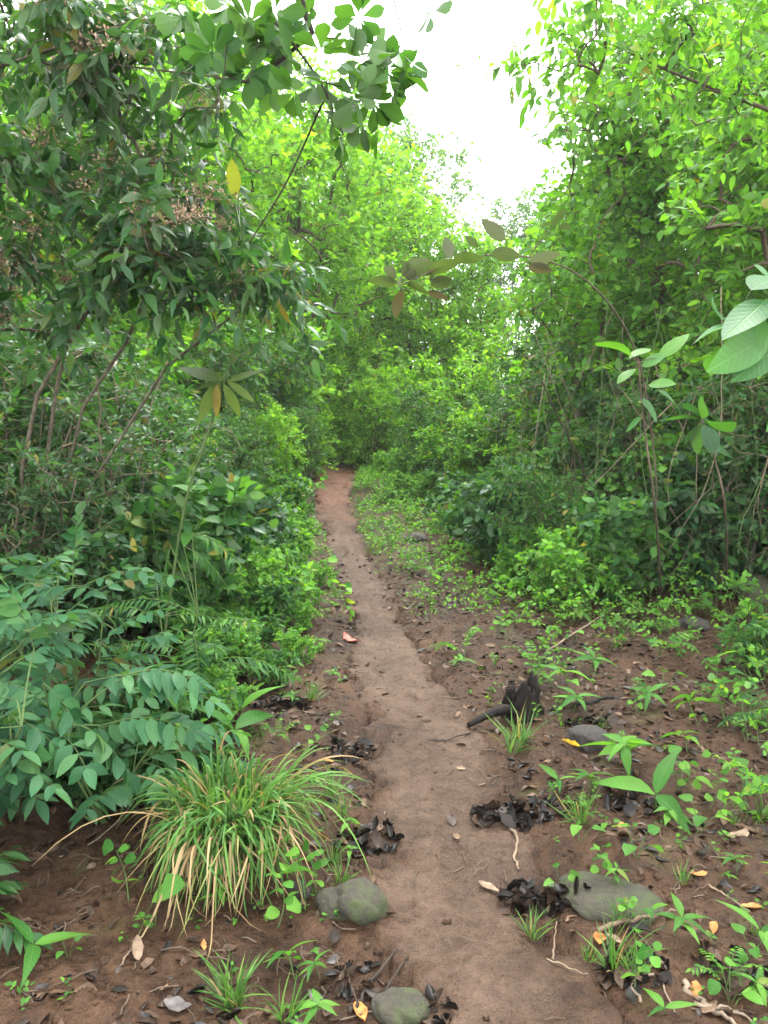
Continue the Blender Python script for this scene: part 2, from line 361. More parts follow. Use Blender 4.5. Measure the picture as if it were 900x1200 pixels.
DRY = {
 'heap': dry_mat('sodden_leaf', [(0, (.0035, .0026, .0022)), (.55, (.0105, .0068, .0048)), (.8, (.030, .018, .0115)), (1, (.080, .052, .036))], rough=.45, trans=.0),
 'brown': dry_mat('dead_leaf_brown', [(0, (0.0272, 0.0152, 0.0098)), (.5, (0.0598, 0.0338, 0.0196)), (1, (0.1088, 0.0680, 0.0424))]),
 'black': dry_mat('dead_leaf_black', [(0, (0.0023, 0.0019, 0.0017)), (.5, (0.0060, 0.0045, 0.0037)), (1, (0.0281, 0.0179, 0.0127))], rough=.5, trans=.0),
 'tan': dry_mat('dead_leaf_tan', [(0, (.12, .078, .048)), (1, (.20, .142, .098))]),
 'grey': dry_mat('dead_leaf_grey', [(0, (0.0510, 0.0442, 0.0422)), (1, (0.1020, 0.0884, 0.0816))], rough=.45),
 'orange': dry_mat('dead_leaf_orange', [(0, (0.2720, 0.1020, 0.0272)), (1, (0.3536, 0.1496, 0.0476))]),
 'yellow': dry_mat('fallen_leaf_yellow', [(0, (0.4216, 0.2584, 0.0204)), (1, (0.4896, 0.3060, 0.0340))]),
 'red': dry_mat('fallen_leaf_red', [(0, (0.2856, 0.0680, 0.0544)), (1, (0.3536, 0.1088, 0.0816))]),
 'blossom': dry_mat('blossom', [(0, (.24, .135, .09)), (.6, (.38, .25, .175)), (1, (.48, .34, .25))], rough=.8, trans=.25),
}

# ------------------------------------------------------------------ things
def link(name, me, parent=None, loc=None, label=None, cat=None, group=None, kind=None, rot=(0, 0, 0), sc=1.0):
    o = bpy.data.objects.new(name, me); COL.objects.link(o)
    if parent is not None: o.parent = parent
    if loc is not None: o.location = [float(q) for q in loc]
    o.rotation_euler = rot
    o.scale = (sc,) * 3 if isinstance(sc, (int, float)) else sc
    for k, v in (('label', label), ('category', cat), ('group', group), ('kind', kind)):
        if v: o[k] = v
    return o
def empty(name, loc, label, cat, group=None, rz=0, sc=1.0, tilt=(0, 0)):
    return link(name, None, None, loc, label, cat, group, None, (tilt[0], tilt[1], rz), sc)
ORD = 'nearest second third fourth fifth sixth seventh eighth ninth tenth eleventh twelfth thirteenth fourteenth fifteenth sixteenth seventeenth eighteenth nineteenth twentieth'.split()
def ordinal(n):
    if n < 20: return ORD[n]
    t = ['twenty', 'thirty', 'forty', 'fifty', 'sixty', 'seventy', 'eighty', 'ninety']
    n1 = n + 1; a, b = divmod(n1, 10)
    base = t[min(a - 2, 7)]
    if b == 0: return base[:-1] + 'ieth'
    return base + '-' + ['first', 'second', 'third', 'fourth', 'fifth', 'sixth', 'seventh', 'eighth', 'ninth'][b - 1]
def seq(n, of='from the near end'):
    return ('first ' if n == 0 else ordinal(n) + ' ') + of
MARKS = []                       # (words, x, y): findable things that labels refer to
pending = []                     # (object, look, x, y, sort)
def label_later(o, look, x, y): pending.append((o, look, x, y))
def finish_labels():
    by = {}
    for o, look, x, y in pending:
        m = min(MARKS, key=lambda q: math.hypot(q[1] - x, q[2] - y))
        by.setdefault((look, m[0]), []).append((math.hypot(m[1] - x, m[2] - y), o, x, y, m))
    for (look, mk), lst in by.items():
        lst.sort(key=lambda q: q[0])
        for i, (d, o, x, y, m) in enumerate(lst):
            o['label'] = f'{look}, {ordinal(i)} from the {mk}' if i else f'{look}, nearest the {mk}'

# woody plant grown towards target points; returns wood Geo, leaf Geo
LT = {n: leaf_tmpl(*a) for n, a in {
 'far': (2, .85, .9, .35), 'ov3': (3, .85, .9, .3), 'ov5': (5, .8, .85, .22), 'lance3': (3, .8, 1.1, .35), 'lance5': (6, .75, 1.15, .3),
 'obov': (6, 1.6, .8, .18), 'round': (5, .95, .6, .15), 'round3': (4, .95, .65, .15), 'blade': (5, .55, .7, .3), 'heart': (5, .6, .75, .25), 'big': (8, .85, .8, .16)}.items()}

def grow(seed, stems, lobes, tm='ov3', leaf=(.09, .045), twigs=4, twig_len=.22, per=7, rtip=.003, rexp=.45, sides=5, droop=.2, spread=.9, up_bias=.25,
         rmax=.08, lean=(0, 0, 0), clip=None, shell=.5, updir=.8, sag=0.0, tip_leaves=3, drop_side=None):
    rng = np.random.default_rng(seed)
    nodes_ = []; par = []; chains = []
    for st in stems:
        st = np.asarray(st, float); i0 = len(nodes_)
        for i, p in enumerate(st): nodes_.append(p); par.append(-1 if i == 0 else i0 + i - 1)
        chains.append(list(range(i0, i0 + len(st))))
    tg = []
    for c, r, n in lobes:
        q = unit(rng.normal(size=(n, 3))) * (rng.random((n, 1)) ** (1 / 3) * (1 - shell) + shell * rng.random((n, 1)) ** .18)
        tg.append(np.asarray(c) + q * np.asarray(r))
    tg = np.concatenate(tg); tg = tg[tg[:, 2] > .05]
    if clip is not None: tg = tg[clip(tg)]
    base = np.array(stems[0][0], float)
    tg = tg[np.argsort(np.linalg.norm(tg - base, axis=1))]
    arr = np.array(nodes_)
    cap = np.zeros((len(arr) + len(tg) * 5, 3)); cap[:len(arr)] = arr; n = len(arr)
    ends = []
    for q in tg:
        dv = cap[:n] - q
        cost = np.sqrt((dv * dv).sum(1)) + .35 * np.maximum(0, cap[:n, 2] - q[2])
        j = int(np.argmin(cost)); d = float(np.linalg.norm(cap[j] - q))
        k = 2 if d < .25 else (3 if d < .7 else 5)
        p0 = cap[j]; ch = [j]; side = rng.normal(0, .10 * d, 3)
        for a in range(1, k + 1):
            t = a / k
            p = p0 + (q - p0) * t + side * math.sin(math.pi * t) + np.array([0, 0, .12 * d * math.sin(math.pi * t)])
            cap[n] = p; par.append(ch[-1]); ch.append(n); n += 1
        chains.append(ch); ends.append(n - 1)
    P = cap[:n]; cnt = np.zeros(n)
    cnt[ends] = 1
    for i in range(n - 1, -1, -1):
        if par[i] >= 0: cnt[par[i]] += cnt[i]
    rad = np.minimum(rtip * np.maximum(cnt, 1) ** rexp, rmax)
    W = Geo(); big = []; small = []
    for ch in chains:
        pts = P[ch]; rr = rad[ch].copy(); 
        if par[ch[0]] != -1 and len(ch) > 1: rr[0] = min(rr[0], rr[1] * 1.25)
        if rr.max() > rtip * 4: big.append((pts, rr))
        else: small.append((pts, rr))
    for grp, k, sd in ((big, 7, max(sides, 7)), (small, 4, sides - 1)):
        if grp:
            PP_ = np.stack([resample(p, k) for p, r in grp])
            RR_ = np.stack([np.interp(np.linspace(0, 1, k), np.linspace(0, 1, len(r)), r) for p, r in grp])
            put_tubes(W, PP_, RR_, sd)
    # twiglets with leaves
    E = P[ends]; D = unit(E - P[[par[e] for e in ends]])
    ne = len(E)
    tw_b = np.repeat(E, twigs, 0); tw_d = np.repeat(D, twigs, 0)
    tw_d = unit(tw_d * .55 + rng.normal(0, spread, tw_d.shape) + np.array([0, 0, up_bias]) + np.asarray(lean))
    tl = twig_len * rng.uniform(.5, 1.3, len(tw_b))
    ts = np.linspace(0, 1, 4)
    TP = tw_b[:, None] + tw_d[:, None] * (ts[None, :, None] * tl[:, None, None]); TP[:, :, 2] -= (sag + .10) * tl[:, None] * ts[None] ** 2
    put_tubes(W, TP, np.broadcast_to(np.array([.7, .55, .45, .3]) * rtip, (len(TP), 4)), 3)
    L = Geo(); nt_ = len(TP)
    t = np.tile(np.linspace(.15, 1.0, per), (nt_, 1)) + rng.normal(0, .04, (nt_, per)); t = np.clip(t, .05, 1)
    pos = tw_b[:, None] + tw_d[:, None] * (t * tl[:, None])[..., None]; pos[:, :, 2] -= (sag + .10) * tl[:, None] * t ** 2
    az = np.arange(per) * 2.4 + rng.uniform(0, 6.28, (nt_, 1))
    s1 = unit(np.cross(tw_d, np.array([.13, .07, 1.]))); s2 = np.cross(s1, tw_d)
    sd_ = np.cos(az)[..., None] * s1[:, None] + .55 * np.sin(az)[..., None] * s2[:, None]
    d = unit(tw_d[:, None] * .55 + sd_ * .9 + rng.normal(0, .25, pos.shape) - np.array([0, 0, .12 + sag]))
    up = np.array([0, 0, updir]) + rng.normal(0, .42, pos.shape)
    pos = pos.reshape(-1, 3); d = d.reshape(-1, 3); up = up.reshape(-1, 3)
    if clip is not None:
        k_ = clip(pos + d * leaf[0]); pos, d, up = pos[k_], d[k_], up[k_]
    N = len(pos); ln = leaf[0] * rng.uniform(.6, 1.2, N); wd = leaf[1] * rng.uniform(.75, 1.2, N) * ln / leaf[0]
    put_leaves(L, LT[tm], pos, d, up, ln, wd, rng.random(N), droop * rng.uniform(0, 2, N), rng)
    return W, L, P, ends

def stem_line(rng, base, top, k=7, wob=.06):
    base = np.asarray(base, float); top = np.asarray(top, float); ln = np.linalg.norm(top - base)
    t = np.linspace(0, 1, k); p = base + (top - base) * t[:, None]
    a = rng.normal(0, wob * ln, (2, 3)); a[:, 2] *= .2
    return p + a[0] * np.sin(math.pi * t)[:, None] + a[1] * np.sin(2 * math.pi * t)[:, None] * .6

def tree_proto(seed, h, rad, low=.25, lobes=7, n=46, mat='tree', bark='brown', trunk_r=.07, **kw):
    rng = np.random.default_rng(seed)
    st = [stem_line(rng, (0, 0, -.1), (rng.normal(0, .12) * h * .3, rng.normal(0, .1) * h * .3, h * .72), 8, .04)]
    lb = []
    for i in range(lobes):
        f = (i + .5) / lobes; z = h * (low + (.92 - low) * f); r = rad * (1.0 - .55 * abs(f - .42) ** 1.3) * rng.uniform(.75, 1.1)
        a = i * 2.4 + rng.uniform(0, 1); off = rad * .48 * rng.uniform(.5, 1.2) * (1 - .5 * f)
        lb.append(((math.cos(a) * off, math.sin(a) * off, z), (r * .68, r * .68, h * .13 * rng.uniform(.8, 1.3)), n))
    W, L, _, _ = grow(seed, st, lb, rtip=kw.pop('rtip', .0045), rmax=trunk_r, **kw)
    return [('trunk', W.mesh('trunk', MB[bark])), ('crown', L.mesh('crown', ML[mat]))]
def shrub_proto(seed, h, rad, nst=6, low=.35, lobes=5, n=26, mat='shrub', bark='brown', **kw):
    rng = np.random.default_rng(seed); st = []
    for i in range(nst):
        a = i * 2.4 + rng.uniform(0, 1.); r = rad * rng.uniform(.2, .75)
        st.append(stem_line(rng, (.06 * math.cos(a), .06 * math.sin(a), -.08), (r * math.cos(a), r * math.sin(a), h * rng.uniform(.55, .9)), 7, .07))
    lb = []
    for i in range(lobes):
        f = (i + .5) / lobes; a = i * 2.4 + rng.uniform(0, 1.); off = rad * .5 * rng.uniform(.4, 1.1)
        lb.append(((math.cos(a) * off, math.sin(a) * off, h * (low + (.9 - low) * f)), (rad * .6, rad * .6, h * .17), n))
    W, L, _, _ = grow(seed, st, lb, rtip=kw.pop('rtip', .0028), rmax=kw.pop('rmax', .022), **kw)
    return [('stem', W.mesh('stem', MB[bark])), ('foliage', L.mesh('foliage', ML[mat]))]
def plant(name, proto, x, y, label, cat, group=None, rz=0, sc=1.0, tilt=(0, 0), dz=0.0):
    root = empty(name, (x, y, float(hz(x, y)) + dz), label, cat, group, rz, sc, tilt)
    for pn, me in proto: link(pn, me, root)
    return root

# ------------------------------------------------------------------ ground and path
def axis(lo, hi, flo, fhi, step, growth):
    a = list(np.arange(flo, fhi + step / 2, step)); s = step
    while a[-1] < hi: s *= growth; a.append(a[-1] + s)
    s = step; b = []
    x = flo
    while x > lo: s *= growth; x -= s; b.append(x)
    return np.array(b[::-1] + a)
def sheet(name, X, Y, Z, mat, rnd=None):
    ny, nx = X.shape; g = Geo()
    idx = np.arange(nx * ny).reshape(ny, nx)
    q = np.stack([idx[:-1, :-1], idx[:-1, 1:], idx[1:, 1:], idx[1:, :-1]], -1).reshape(-1)
    g.add(np.stack([X, Y, Z], -1).reshape(-1, 3), q, np.full(len(q) // 4, 4), None, .5 if rnd is None else rnd[:-1, :-1].ravel())
    return link(name, g.mesh(name, mat), kind='structure')
gx = axis(-70, 70, -2.3, 2.7, .0135, 1.06); gy = axis(-12, 110, 1.1, 6.2, .0135, 1.022)
X, Y = np.meshgrid(gx, gy)
sheet('ground', X, Y, hg(X, Y), M_GROUND)
py_ = np.r_[np.arange(-7, .9, .06), np.arange(.9, 6.5, .0135), np.arange(6.5, PATH_END, .045)]
pt = np.linspace(-1.45, 1.45, 84)
PT, Y = np.meshgrid(pt, py_)
X = path_x(Y) + PT * path_w(Y)
edge = path_edge(X, Y); Z = hp_(X, Y)
sheet('path', X, Y, Z, M_PATH, 1 - sst(.35, 1.0, edge))

# ------------------------------------------------------------------ trees and shrubs of the thicket
P_BRIGHT = [tree_proto(101 + i, 6.4, 1.9, low=.14, lobes=9, n=44, mat='bright', tm='far', leaf=(.125, .070), twigs=5, per=7, twig_len=.36, trunk_r=.06) for i in range(3)]
P_TREE = [tree_proto(201 + i, 5.2, 1.5, low=.16, lobes=9, n=42, mat='tree', tm='ov3', leaf=(.105, .050), twigs=5, per=8, twig_len=.34, trunk_r=.05) for i in range(3)]
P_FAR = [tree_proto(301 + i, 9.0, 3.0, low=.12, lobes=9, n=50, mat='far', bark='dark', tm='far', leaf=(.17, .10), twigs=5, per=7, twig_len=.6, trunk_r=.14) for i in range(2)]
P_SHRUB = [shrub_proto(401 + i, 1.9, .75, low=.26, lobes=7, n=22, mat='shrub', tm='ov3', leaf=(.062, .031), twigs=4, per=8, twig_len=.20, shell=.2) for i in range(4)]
P_MIX = [shrub_proto(431, 1.9, .8, low=.12, lobes=7, n=16, mat='tree', tm='ov3', leaf=(.115, .062), twigs=4, per=7, twig_len=.26, shell=.2, nst=5),
         shrub_proto(432, 2.1, .85, low=.12, lobes=7, n=18, mat='shrub', tm='lance3', leaf=(.12, .038), twigs=4, per=7, twig_len=.28, shell=.2, sag=.25, nst=7),
         shrub_proto(433, 1.7, .7, low=.10, lobes=7, n=14, mat='herb', tm='round3', leaf=(.085, .064), twigs=4, per=6, twig_len=.22, shell=.2, nst=5),
         shrub_proto(434, 2.2, .7, low=.14, lobes=6, n=16, mat='bright', tm='ov3', leaf=(.09, .042), twigs=5, per=7, twig_len=.26, shell=.15, nst=6)]
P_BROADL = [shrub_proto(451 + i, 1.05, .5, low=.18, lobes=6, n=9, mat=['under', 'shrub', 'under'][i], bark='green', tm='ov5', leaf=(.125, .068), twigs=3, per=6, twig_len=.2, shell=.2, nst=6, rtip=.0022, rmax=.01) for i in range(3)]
P_SHRUBB = [shrub_proto(421 + i, 1.5, .7, low=.10, lobes=7, n=24, mat='bright', tm='ov3', leaf=(.075, .042), twigs=4, per=8, twig_len=.17, bark='brown') for i in range(2)]  # brighter leaf colour in place of light missing at the path end
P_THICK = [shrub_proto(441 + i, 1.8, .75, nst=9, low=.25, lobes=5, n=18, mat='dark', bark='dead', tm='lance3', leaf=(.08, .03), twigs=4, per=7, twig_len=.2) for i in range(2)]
P_LOW = [shrub_proto(461 + i, .42, .28, nst=6, low=.2, lobes=6, n=8, mat='lush', bark='green', tm='ov3', leaf=(.045, .028), twigs=4, per=7, twig_len=.09, rtip=.0018, rmax=.006) for i in range(4)]
P_SPRIG = [shrub_proto(471 + i, .42, .30, nst=5, low=.15, lobes=5, n=2, mat=['lush', 'herb', 'lush', 'herb'][i], bark='green', tm='ov5', leaf=(.062, .036), twigs=2, per=5, twig_len=.13, rtip=.0018, rmax=.005, shell=.1, spread=1.1) for i in range(4)]
P_LOWD = [shrub_proto(481 + i, .40, .26, nst=5, low=.25, lobes=5, n=8, mat='shrub', bark='green', tm='lance3', leaf=(.085, .03), twigs=3, per=6, twig_len=.09, rtip=.0018, rmax=.006) for i in range(3)]
R_ = random.Random(5)
def row(name, protos, spots, look, cat, group, endwords):
    for i, (x, y, s) in enumerate(spots):
        plant(name, protos[i % len(protos)], x, y, f'{look}, {seq(i, endwords)}', cat, group, R_.uniform(0, 6.28), s * R_.uniform(.94, 1.06))
row('pale_green_tree', P_BRIGHT, [(-2.7, 12.6, 1.02), (-1.5, 16.2, 1.16), (-3.9, 13.6, 1.15), (.6, 18.2, .9), (-5.6, 16.5, 1.25), (2.0, 17.8, .8), (-2.9, 18.5, 1.35), (-.2, 20.5, 1.2)],
    'pale yellow-green tree beyond the end of the path', 'tree', 'pale green trees beyond the end of the path', 'in depth')
row('leafy_tree', P_TREE, [(3.5, 6.4, .98), (2.75, 8.4, 1.0), (4.7, 7.9, 1.3), (3.2, 11.2, .95), (5.1, 10.6, 1.35), (3.4, 14.0, .88), (5.2, 14.2, 1.15), (6.6, 12.5, 1.5), (6.4, 8.6, 1.4)],
    'leafy green tree over the right hedge', 'tree', 'leafy trees over the right-hand hedge', 'from the near end')
row('leafy_tree', P_TREE, [(-4.3, 6.6, .95), (-3.3, 8.8, .95), (-5.6, 9.6, 1.3), (-4.6, 11.6, 1.2), (-7.2, 12.8, 1.5), (-3.0, 10.6, .6)],
    'leafy green tree behind the flowering shrub', 'tree', 'leafy trees behind the left-hand thicket', 'from the near end')
row('distant_tree', P_FAR, [(.4, 27, 1.1), (-4, 29, 1.1), (-10, 27, 1.2), (7.5, 25, .9), (13, 27, 1.1), (5.5, 36, 1.1), (-17, 30, 1.4), (20, 32, 1.3), (-1.5, 38, 1.2), (-24, 26, 1.3), (27, 27, 1.3), (-13, 40, 1.5), (14, 42, 1.4)],
    'tall hazy tree far behind the pale trees', 'tree', 'distant hazy trees', 'in depth')
def jit(v, a): return v + R_.uniform(-a, a)
rs = []
for i in range(30):
    t = (i % 15) / 14; k = i // 15
    rs.append((jit(3.0 - 2.35 * t ** .8 + .75 * k, .14), jit(5.35 + 6.6 * t + .25 * k, .15), R_.uniform(.62, 1.0) * (.82 + .3 * k)))
rs.sort(key=lambda q: q[1])
row('hedge_shrub', [P_SHRUB[0], P_MIX[1], P_SHRUB[1], P_MIX[0], P_MIX[2], P_SHRUB[2], P_MIX[3]], rs, 'small-leaved shrub in the hedge right of path', 'shrub', 'shrubs of the right-hand hedge', 'from the near end')
row('thicket_shrub', P_THICK, sorted([(jit(3.1 - 2.2 * t, .2) + .1, jit(5.45 + 5.6 * t, .25), R_.uniform(.7, 1.15)) for t in np.linspace(0, .62, 13)], key=lambda q: q[1]),
    'dark twiggy shrub inside the right hedge', 'shrub', 'dark twiggy shrubs in the right-hand hedge', 'from the near end')
ls = []
for i in range(22):
    t = (i % 11) / 10; k = i // 11
    ls.append((jit(-1.95 + .85 * t ** 1.5 - .8 * k, .15), jit(6.0 + 6.2 * t + .3 * k, .2), R_.uniform(.6, .95) * (.85 + .35 * k)))
ls.sort(key=lambda q: q[1])
row('hedge_shrub', [P_SHRUB[0], P_MIX[1], P_SHRUB[1], P_SHRUB[2], P_MIX[3], P_MIX[1], P_SHRUB[3], P_MIX[0]], ls, 'small-leaved shrub in thicket left of path', 'shrub', 'shrubs of the left-hand thicket', 'from the near end')
row('thicket_shrub', P_THICK, [(-2.35, 5.0, .95), (-2.0, 5.5, 1.0), (-2.6, 5.5, 1.15), (-3.2, 5.0, 1.1), (-1.85, 6.3, .9), (-2.5, 6.4, 1.0), (-3.4, 6.2, 1.2), (-2.8, 7.4, 1.1), (-3.6, 4.3, 1.0), (-2.9, 4.5, .9), (-2.5, 4.45, .7), (-1.7, 5.0, .75), (-2.15, 4.15, .62), (-1.85, 4.4, .6), (-2.45, 3.8, .6), (-2.2, 4.75, .85)],
    'dark twiggy shrub behind the flowering shrub', 'shrub', 'dark twiggy shrubs in the left-hand thicket', 'from the near end')
YE = _c[-1][0]; XE = _c[-1][1]
row('end_shrub', [P_SHRUBB[0], P_MIX[3], P_SHRUBB[1]], [(XE + a, YE + b, c) for a, b, c in [(-1.5, -.6, .75), (.75, .1, .8), (-.15, .95, .72), (.3, 1.5, .9), (-.5, 1.7, 1.0), (-.05, 2.1, 1.2), (.45, 1.3, .95), (-.75, 2.3, 1.1), (1.3, .9, 1.1), (-1.7, 1.4, 1.0), (.1, 2.6, 1.3), (1.9, 1.7, 1.3), (-2.4, .6, 1.1), (-1.2, 3.4, 1.5), (.9, 3.2, 1.5), (-2.6, 2.8, 1.5), (2.6, 2.6, 1.5), (-.2, 4.6, 1.7), (-3.5, 1.8, 1.5)]],
    'bright bushy shrub where the path disappears', 'shrub', 'bright shrubs at the end of the path', 'in depth')

row('broad_shrub', P_BROADL, [(-1.55, 4.3, .6), (-1.35, 4.75, .95), (-1.65, 5.2, .9), (-1.3, 5.5, .9), (-2.2, 4.9, .65), (-2.4, 4.2, .55), (-1.75, 5.9, .9), (-2.9, 4.0, .7), (-1.2, 6.3, .8), (-2.0, 3.9, .5)],
    'broad-leaved green bush at the flowering shrub\'s feet', 'bush', 'broad-leaved bushes under the flowering shrub', 'from the near end')
row('bank_shrub', [P_BROADL[1], P_MIX[1], P_BROADL[0], P_BROADL[2]], [(1.7, 5.75, .8), (1.35, 6.3, .5), (1.05, 6.9, .8), (2.9, 5.6, .8), (.85, 7.7, .7), (3.5, 5.0, .8), (.75, 8.7, .55), (2.3, 6.0, .9)],
    'leafy bush spilling down the right bank', 'bush', 'bushes spilling down the right bank', 'from the near end')

# ------------------------------------------------------------------ hand-placed plants
def hp(px, py): x, y = G(px, py); return np.array([x, y, float(hz(x, y))])
def gz(x, y): return np.array([x, y, float(hs(x, y)) - .03])
rngh = np.random.default_rng(77)

# dark flowering shrub on the left: pale stems, drooping narrow leaves, tan blossom heads
b0 = gz(-2.05, 4.55)
stems = [[b0, at(85, 510, 4.4), at(135, 425, 4.3), at(180, 330, 4.1), at(205, 200, 3.9)],
         [b0 + [.08, .05, 0], at(112, 525, 4.3), at(165, 455, 4.25), at(235, 400, 4.0), at(345, 315, 3.7)],
         [b0 - [.1, 0, 0], at(60, 480, 4.3), at(92, 400, 4.2), at(60, 250, 4.0), at(40, 110, 3.8)],
         [b0 + [.14, 0, 0], at(145, 510, 4.2), at(190, 435, 4.1), at(250, 395, 3.9), at(310, 375, 3.8)],
         [b0 - [.3, .1, 0], at(-60, 400, 4.0), at(0, 210, 3.6), at(130, 72, 3.3), at(335, 100, 3.25)],
         [b0 - [.35, 0, 0], at(-90, 300, 3.8), at(-30, 100, 3.4), at(160, 22, 3.2)],
         [b0 - [.05, .1, 0], at(25, 545, 4.2), at(40, 470, 4.0), at(85, 395, 3.9), at(150, 300, 3.7), at(290, 240, 3.5)]]
stems = [smooth_line(q, 11) for q in stems]
lob = [(at(40, 110, 3.7), (.72, .6, .5), 40), (at(190, 70, 3.4), (.50, .35, .20), 22), (at(60, 250, 3.7), (.70, .5, .42), 46), (at(200, 255, 3.6), (.40, .4, .30), 30),
       (at(225, 330, 3.8), (.42, .4, .15), 20), (at(10, 340, 3.8), (.45, .5, .25), 20), (at(310, 335, 3.7), (.2, .2, .12), 6), (at(-110, 150, 3.7), (.5, .6, .9), 34), (at(30, 30, 3.5), (.6, .4, .25), 24)]
W, L, PN, EN = grow(9, stems, lob, tm='lance5', leaf=(.098, .034), twigs=4, per=7, twig_len=.24, rtip=.0024, rmax=.0105, droop=.35, sag=.35, updir=.6, shell=.35)
FS = empty('flowering_shrub', b0 + [0, 0, .03], 'dark shrub with pale leaning stems and tan blossom heads left of path', 'shrub')
def child(name, g, mat, root, smooth=True):
    me = g.mesh(name, mat, smooth); o = link(name, me, root); o.matrix_parent_inverse.identity()
    rl = root.location; co = np.empty(len(me.vertices) * 3, np.float32); me.vertices.foreach_get('co', co); co = co.reshape(-1, 3) - np.array(rl, np.float32); me.vertices.foreach_set('co', co.ravel()); me.update()
    return o
child('stem', W, MB['pale'], FS); child('foliage', L, ML['dark'], FS)
BL = Geo()
ends = PN[EN]; pick = rngh.choice(len(ends), 95, replace=False)
for q in ends[pick]:
    n = 90; p = q + rngh.normal(0, 1, (n, 3)) * [.045, .04, .03] + [0, -.02, .02]
    put_leaves(BL, LT['far'], p, rngh.normal(0, 1, (n, 3)), rngh.normal(0, 1, (n, 3)), .016, .009, rngh.random(n), .1)
    st = np.stack([np.broadcast_to(q, (12, 3)), p[:12]], 1); put_tubes(BL, st, np.full((12, 2), .0012), 3)
child('blossoms', BL, DRY['blossom'], FS)

# near tree on the right, trunk beyond the frame, its twigs hanging into the top
b1 = gz(3.0, 4.4)
RT = empty('overhanging_tree', b1 + [0, 0, .03], 'near tree whose drooping leafy twigs hang against the sky over the right hedge', 'tree')
W, L, PN2, EN2 = grow(17, [smooth_line([b1, (3.0, 4.4, 1.6), (2.85, 4.4, 2.8), (2.3, 4.35, 3.5)], 10), smooth_line([(2.85, 4.4, 2.8), at(800, 90, 4.3), at(700, 45, 4.2), at(640, 35, 4.2)], 9)],
    [(at(725, 25, 4.25), (.5, .45, .20), 20), (at(660, 72, 4.2), (.24, .3, .10), 9), (at(820, 90, 4.4), (.5, .5, .28), 18), (at(880, 20, 4.2), (.5, .5, .4), 22), (at(960, 120, 4.3), (.4, .5, .5), 20)],
    tm='ov5', leaf=(.072, .031), twigs=4, per=6, twig_len=.26, rtip=.0024, rmax=.05, sag=.3, droop=.3)
child('trunk', W, MB['brown'], RT); child('crown', L, ML['tree'], RT)

# overhanging tree: trunk out to the left, one limb reaching over the path, obovate leaf rosettes
OT = empty('overhanging_tree', gz(-2.45, 2.6), 'tree with dark limb and rounded obovate leaves hanging over the path top', 'tree')
g = Geo(); D3 = 3.0
limb = [gz(-2.45, 2.6), (-2.4, 2.65, 1.6), (-2.1, 2.75, 2.9), (-1.4, 2.9, 3.5), at(330, -70, D3), at(352, 0, D3), at(366, 38, D3)]
put_tubes(g, smooth_line(limb, 30), np.interp(np.arange(30), [0, 8, 16, 26, 29], [.07, .05, .034, .013, .009]), 8); child('trunk', g, MB['dark'], OT)
br = Geo()
for pts, r0, r1 in [([at(366, 38, D3), at(332, 68, D3), at(300, 90, 2.95), at(282, 96, 2.9), at(262, 85, 2.9)], .009, .003), ([at(355, -40, D3), at(312, 5, 2.95), at(335, 40, 2.95), at(375, 95, 2.9), at(392, 135, 2.9), at(402, 158, 2.85)], .006, .003),
                    ([at(300, -60, 2.95), at(276, 5, 2.9), at(266, 50, 2.85), at(263, 88, 2.85)], .004, .002), ([at(375, 95, 2.9), at(405, 102, 2.9), at(432, 100, 2.9)], .003, .002),
                    ([at(366, 38, D3), at(388, 45, 2.95), at(400, 40, 2.95)], .003, .002), ([at(312, -60, 2.9), at(306, 15, 2.9), at(300, 60, 2.85)], .003, .002), ([at(345, -60, D3), at(440, -70, D3), at(500, -20, D3), at(505, 14, D3)], .004, .002),
                    ([at(376, 125, 3.0), at(335, 215, 3.1), at(292, 285, 3.2)], .004, .003), ([at(382, 115, 2.95), at(376, 125, 3.0)], .003, .003), ([at(440, -70, D3), at(470, 40, 2.95), at(448, 85, 2.9)], .003, .002)]:
    put_tubes(br, smooth_line(pts, 14), np.linspace(r0, r1, 14), 6)
child('branch', br, MB['dark'], OT)
fo = Geo()
ros = [(235, 42), (282, 52), (292, 28), (262, 86), (318, 92), (300, 66), (348, 88), (376, 60), (400, 40), (430, 100), (440, 62), (402, 158), (424, 142), (452, 82), (345, 108), (270, 5), (322, 15), (375, 95), (215, 20), (438, 118), (505, 14), (290, 84), (392, 130), (460, 105), (472, 88), (425, 70), (415, 112), (445, 150), (335, 40), (310, 40), (250, 62), (360, 20), (420, 20), (468, 60)]
for i, (px, py) in enumerate(ros):
    c = at(px, py, 2.9 + rngh.uniform(-.12, .12)); n = 5 if px == 505 else rngh.integers(7, 12); ax = unit(rngh.normal(0, .6, 3) + [0, 0, -.15])
    a = np.arange(n) * 2.4 + rngh.uniform(0, 6); s1 = unit(np.cross(ax, [.3, .9, .2])); s2 = np.cross(ax, s1)
    d = np.cos(a)[:, None] * s1 + np.sin(a)[:, None] * s2 + ax * rngh.uniform(.1, .7, (n, 1))
    ln = rngh.uniform(.075, .12, n) * (.7 if px == 505 else 1)
    put_leaves(fo, LT['obov'], c + unit(d) * .012, d, np.tile(ax, (n, 1)) + rngh.normal(0, .25, (n, 3)), ln, ln * .47, rngh.random(n), .12, rngh)
child('foliage', fo, ML['over'], OT)

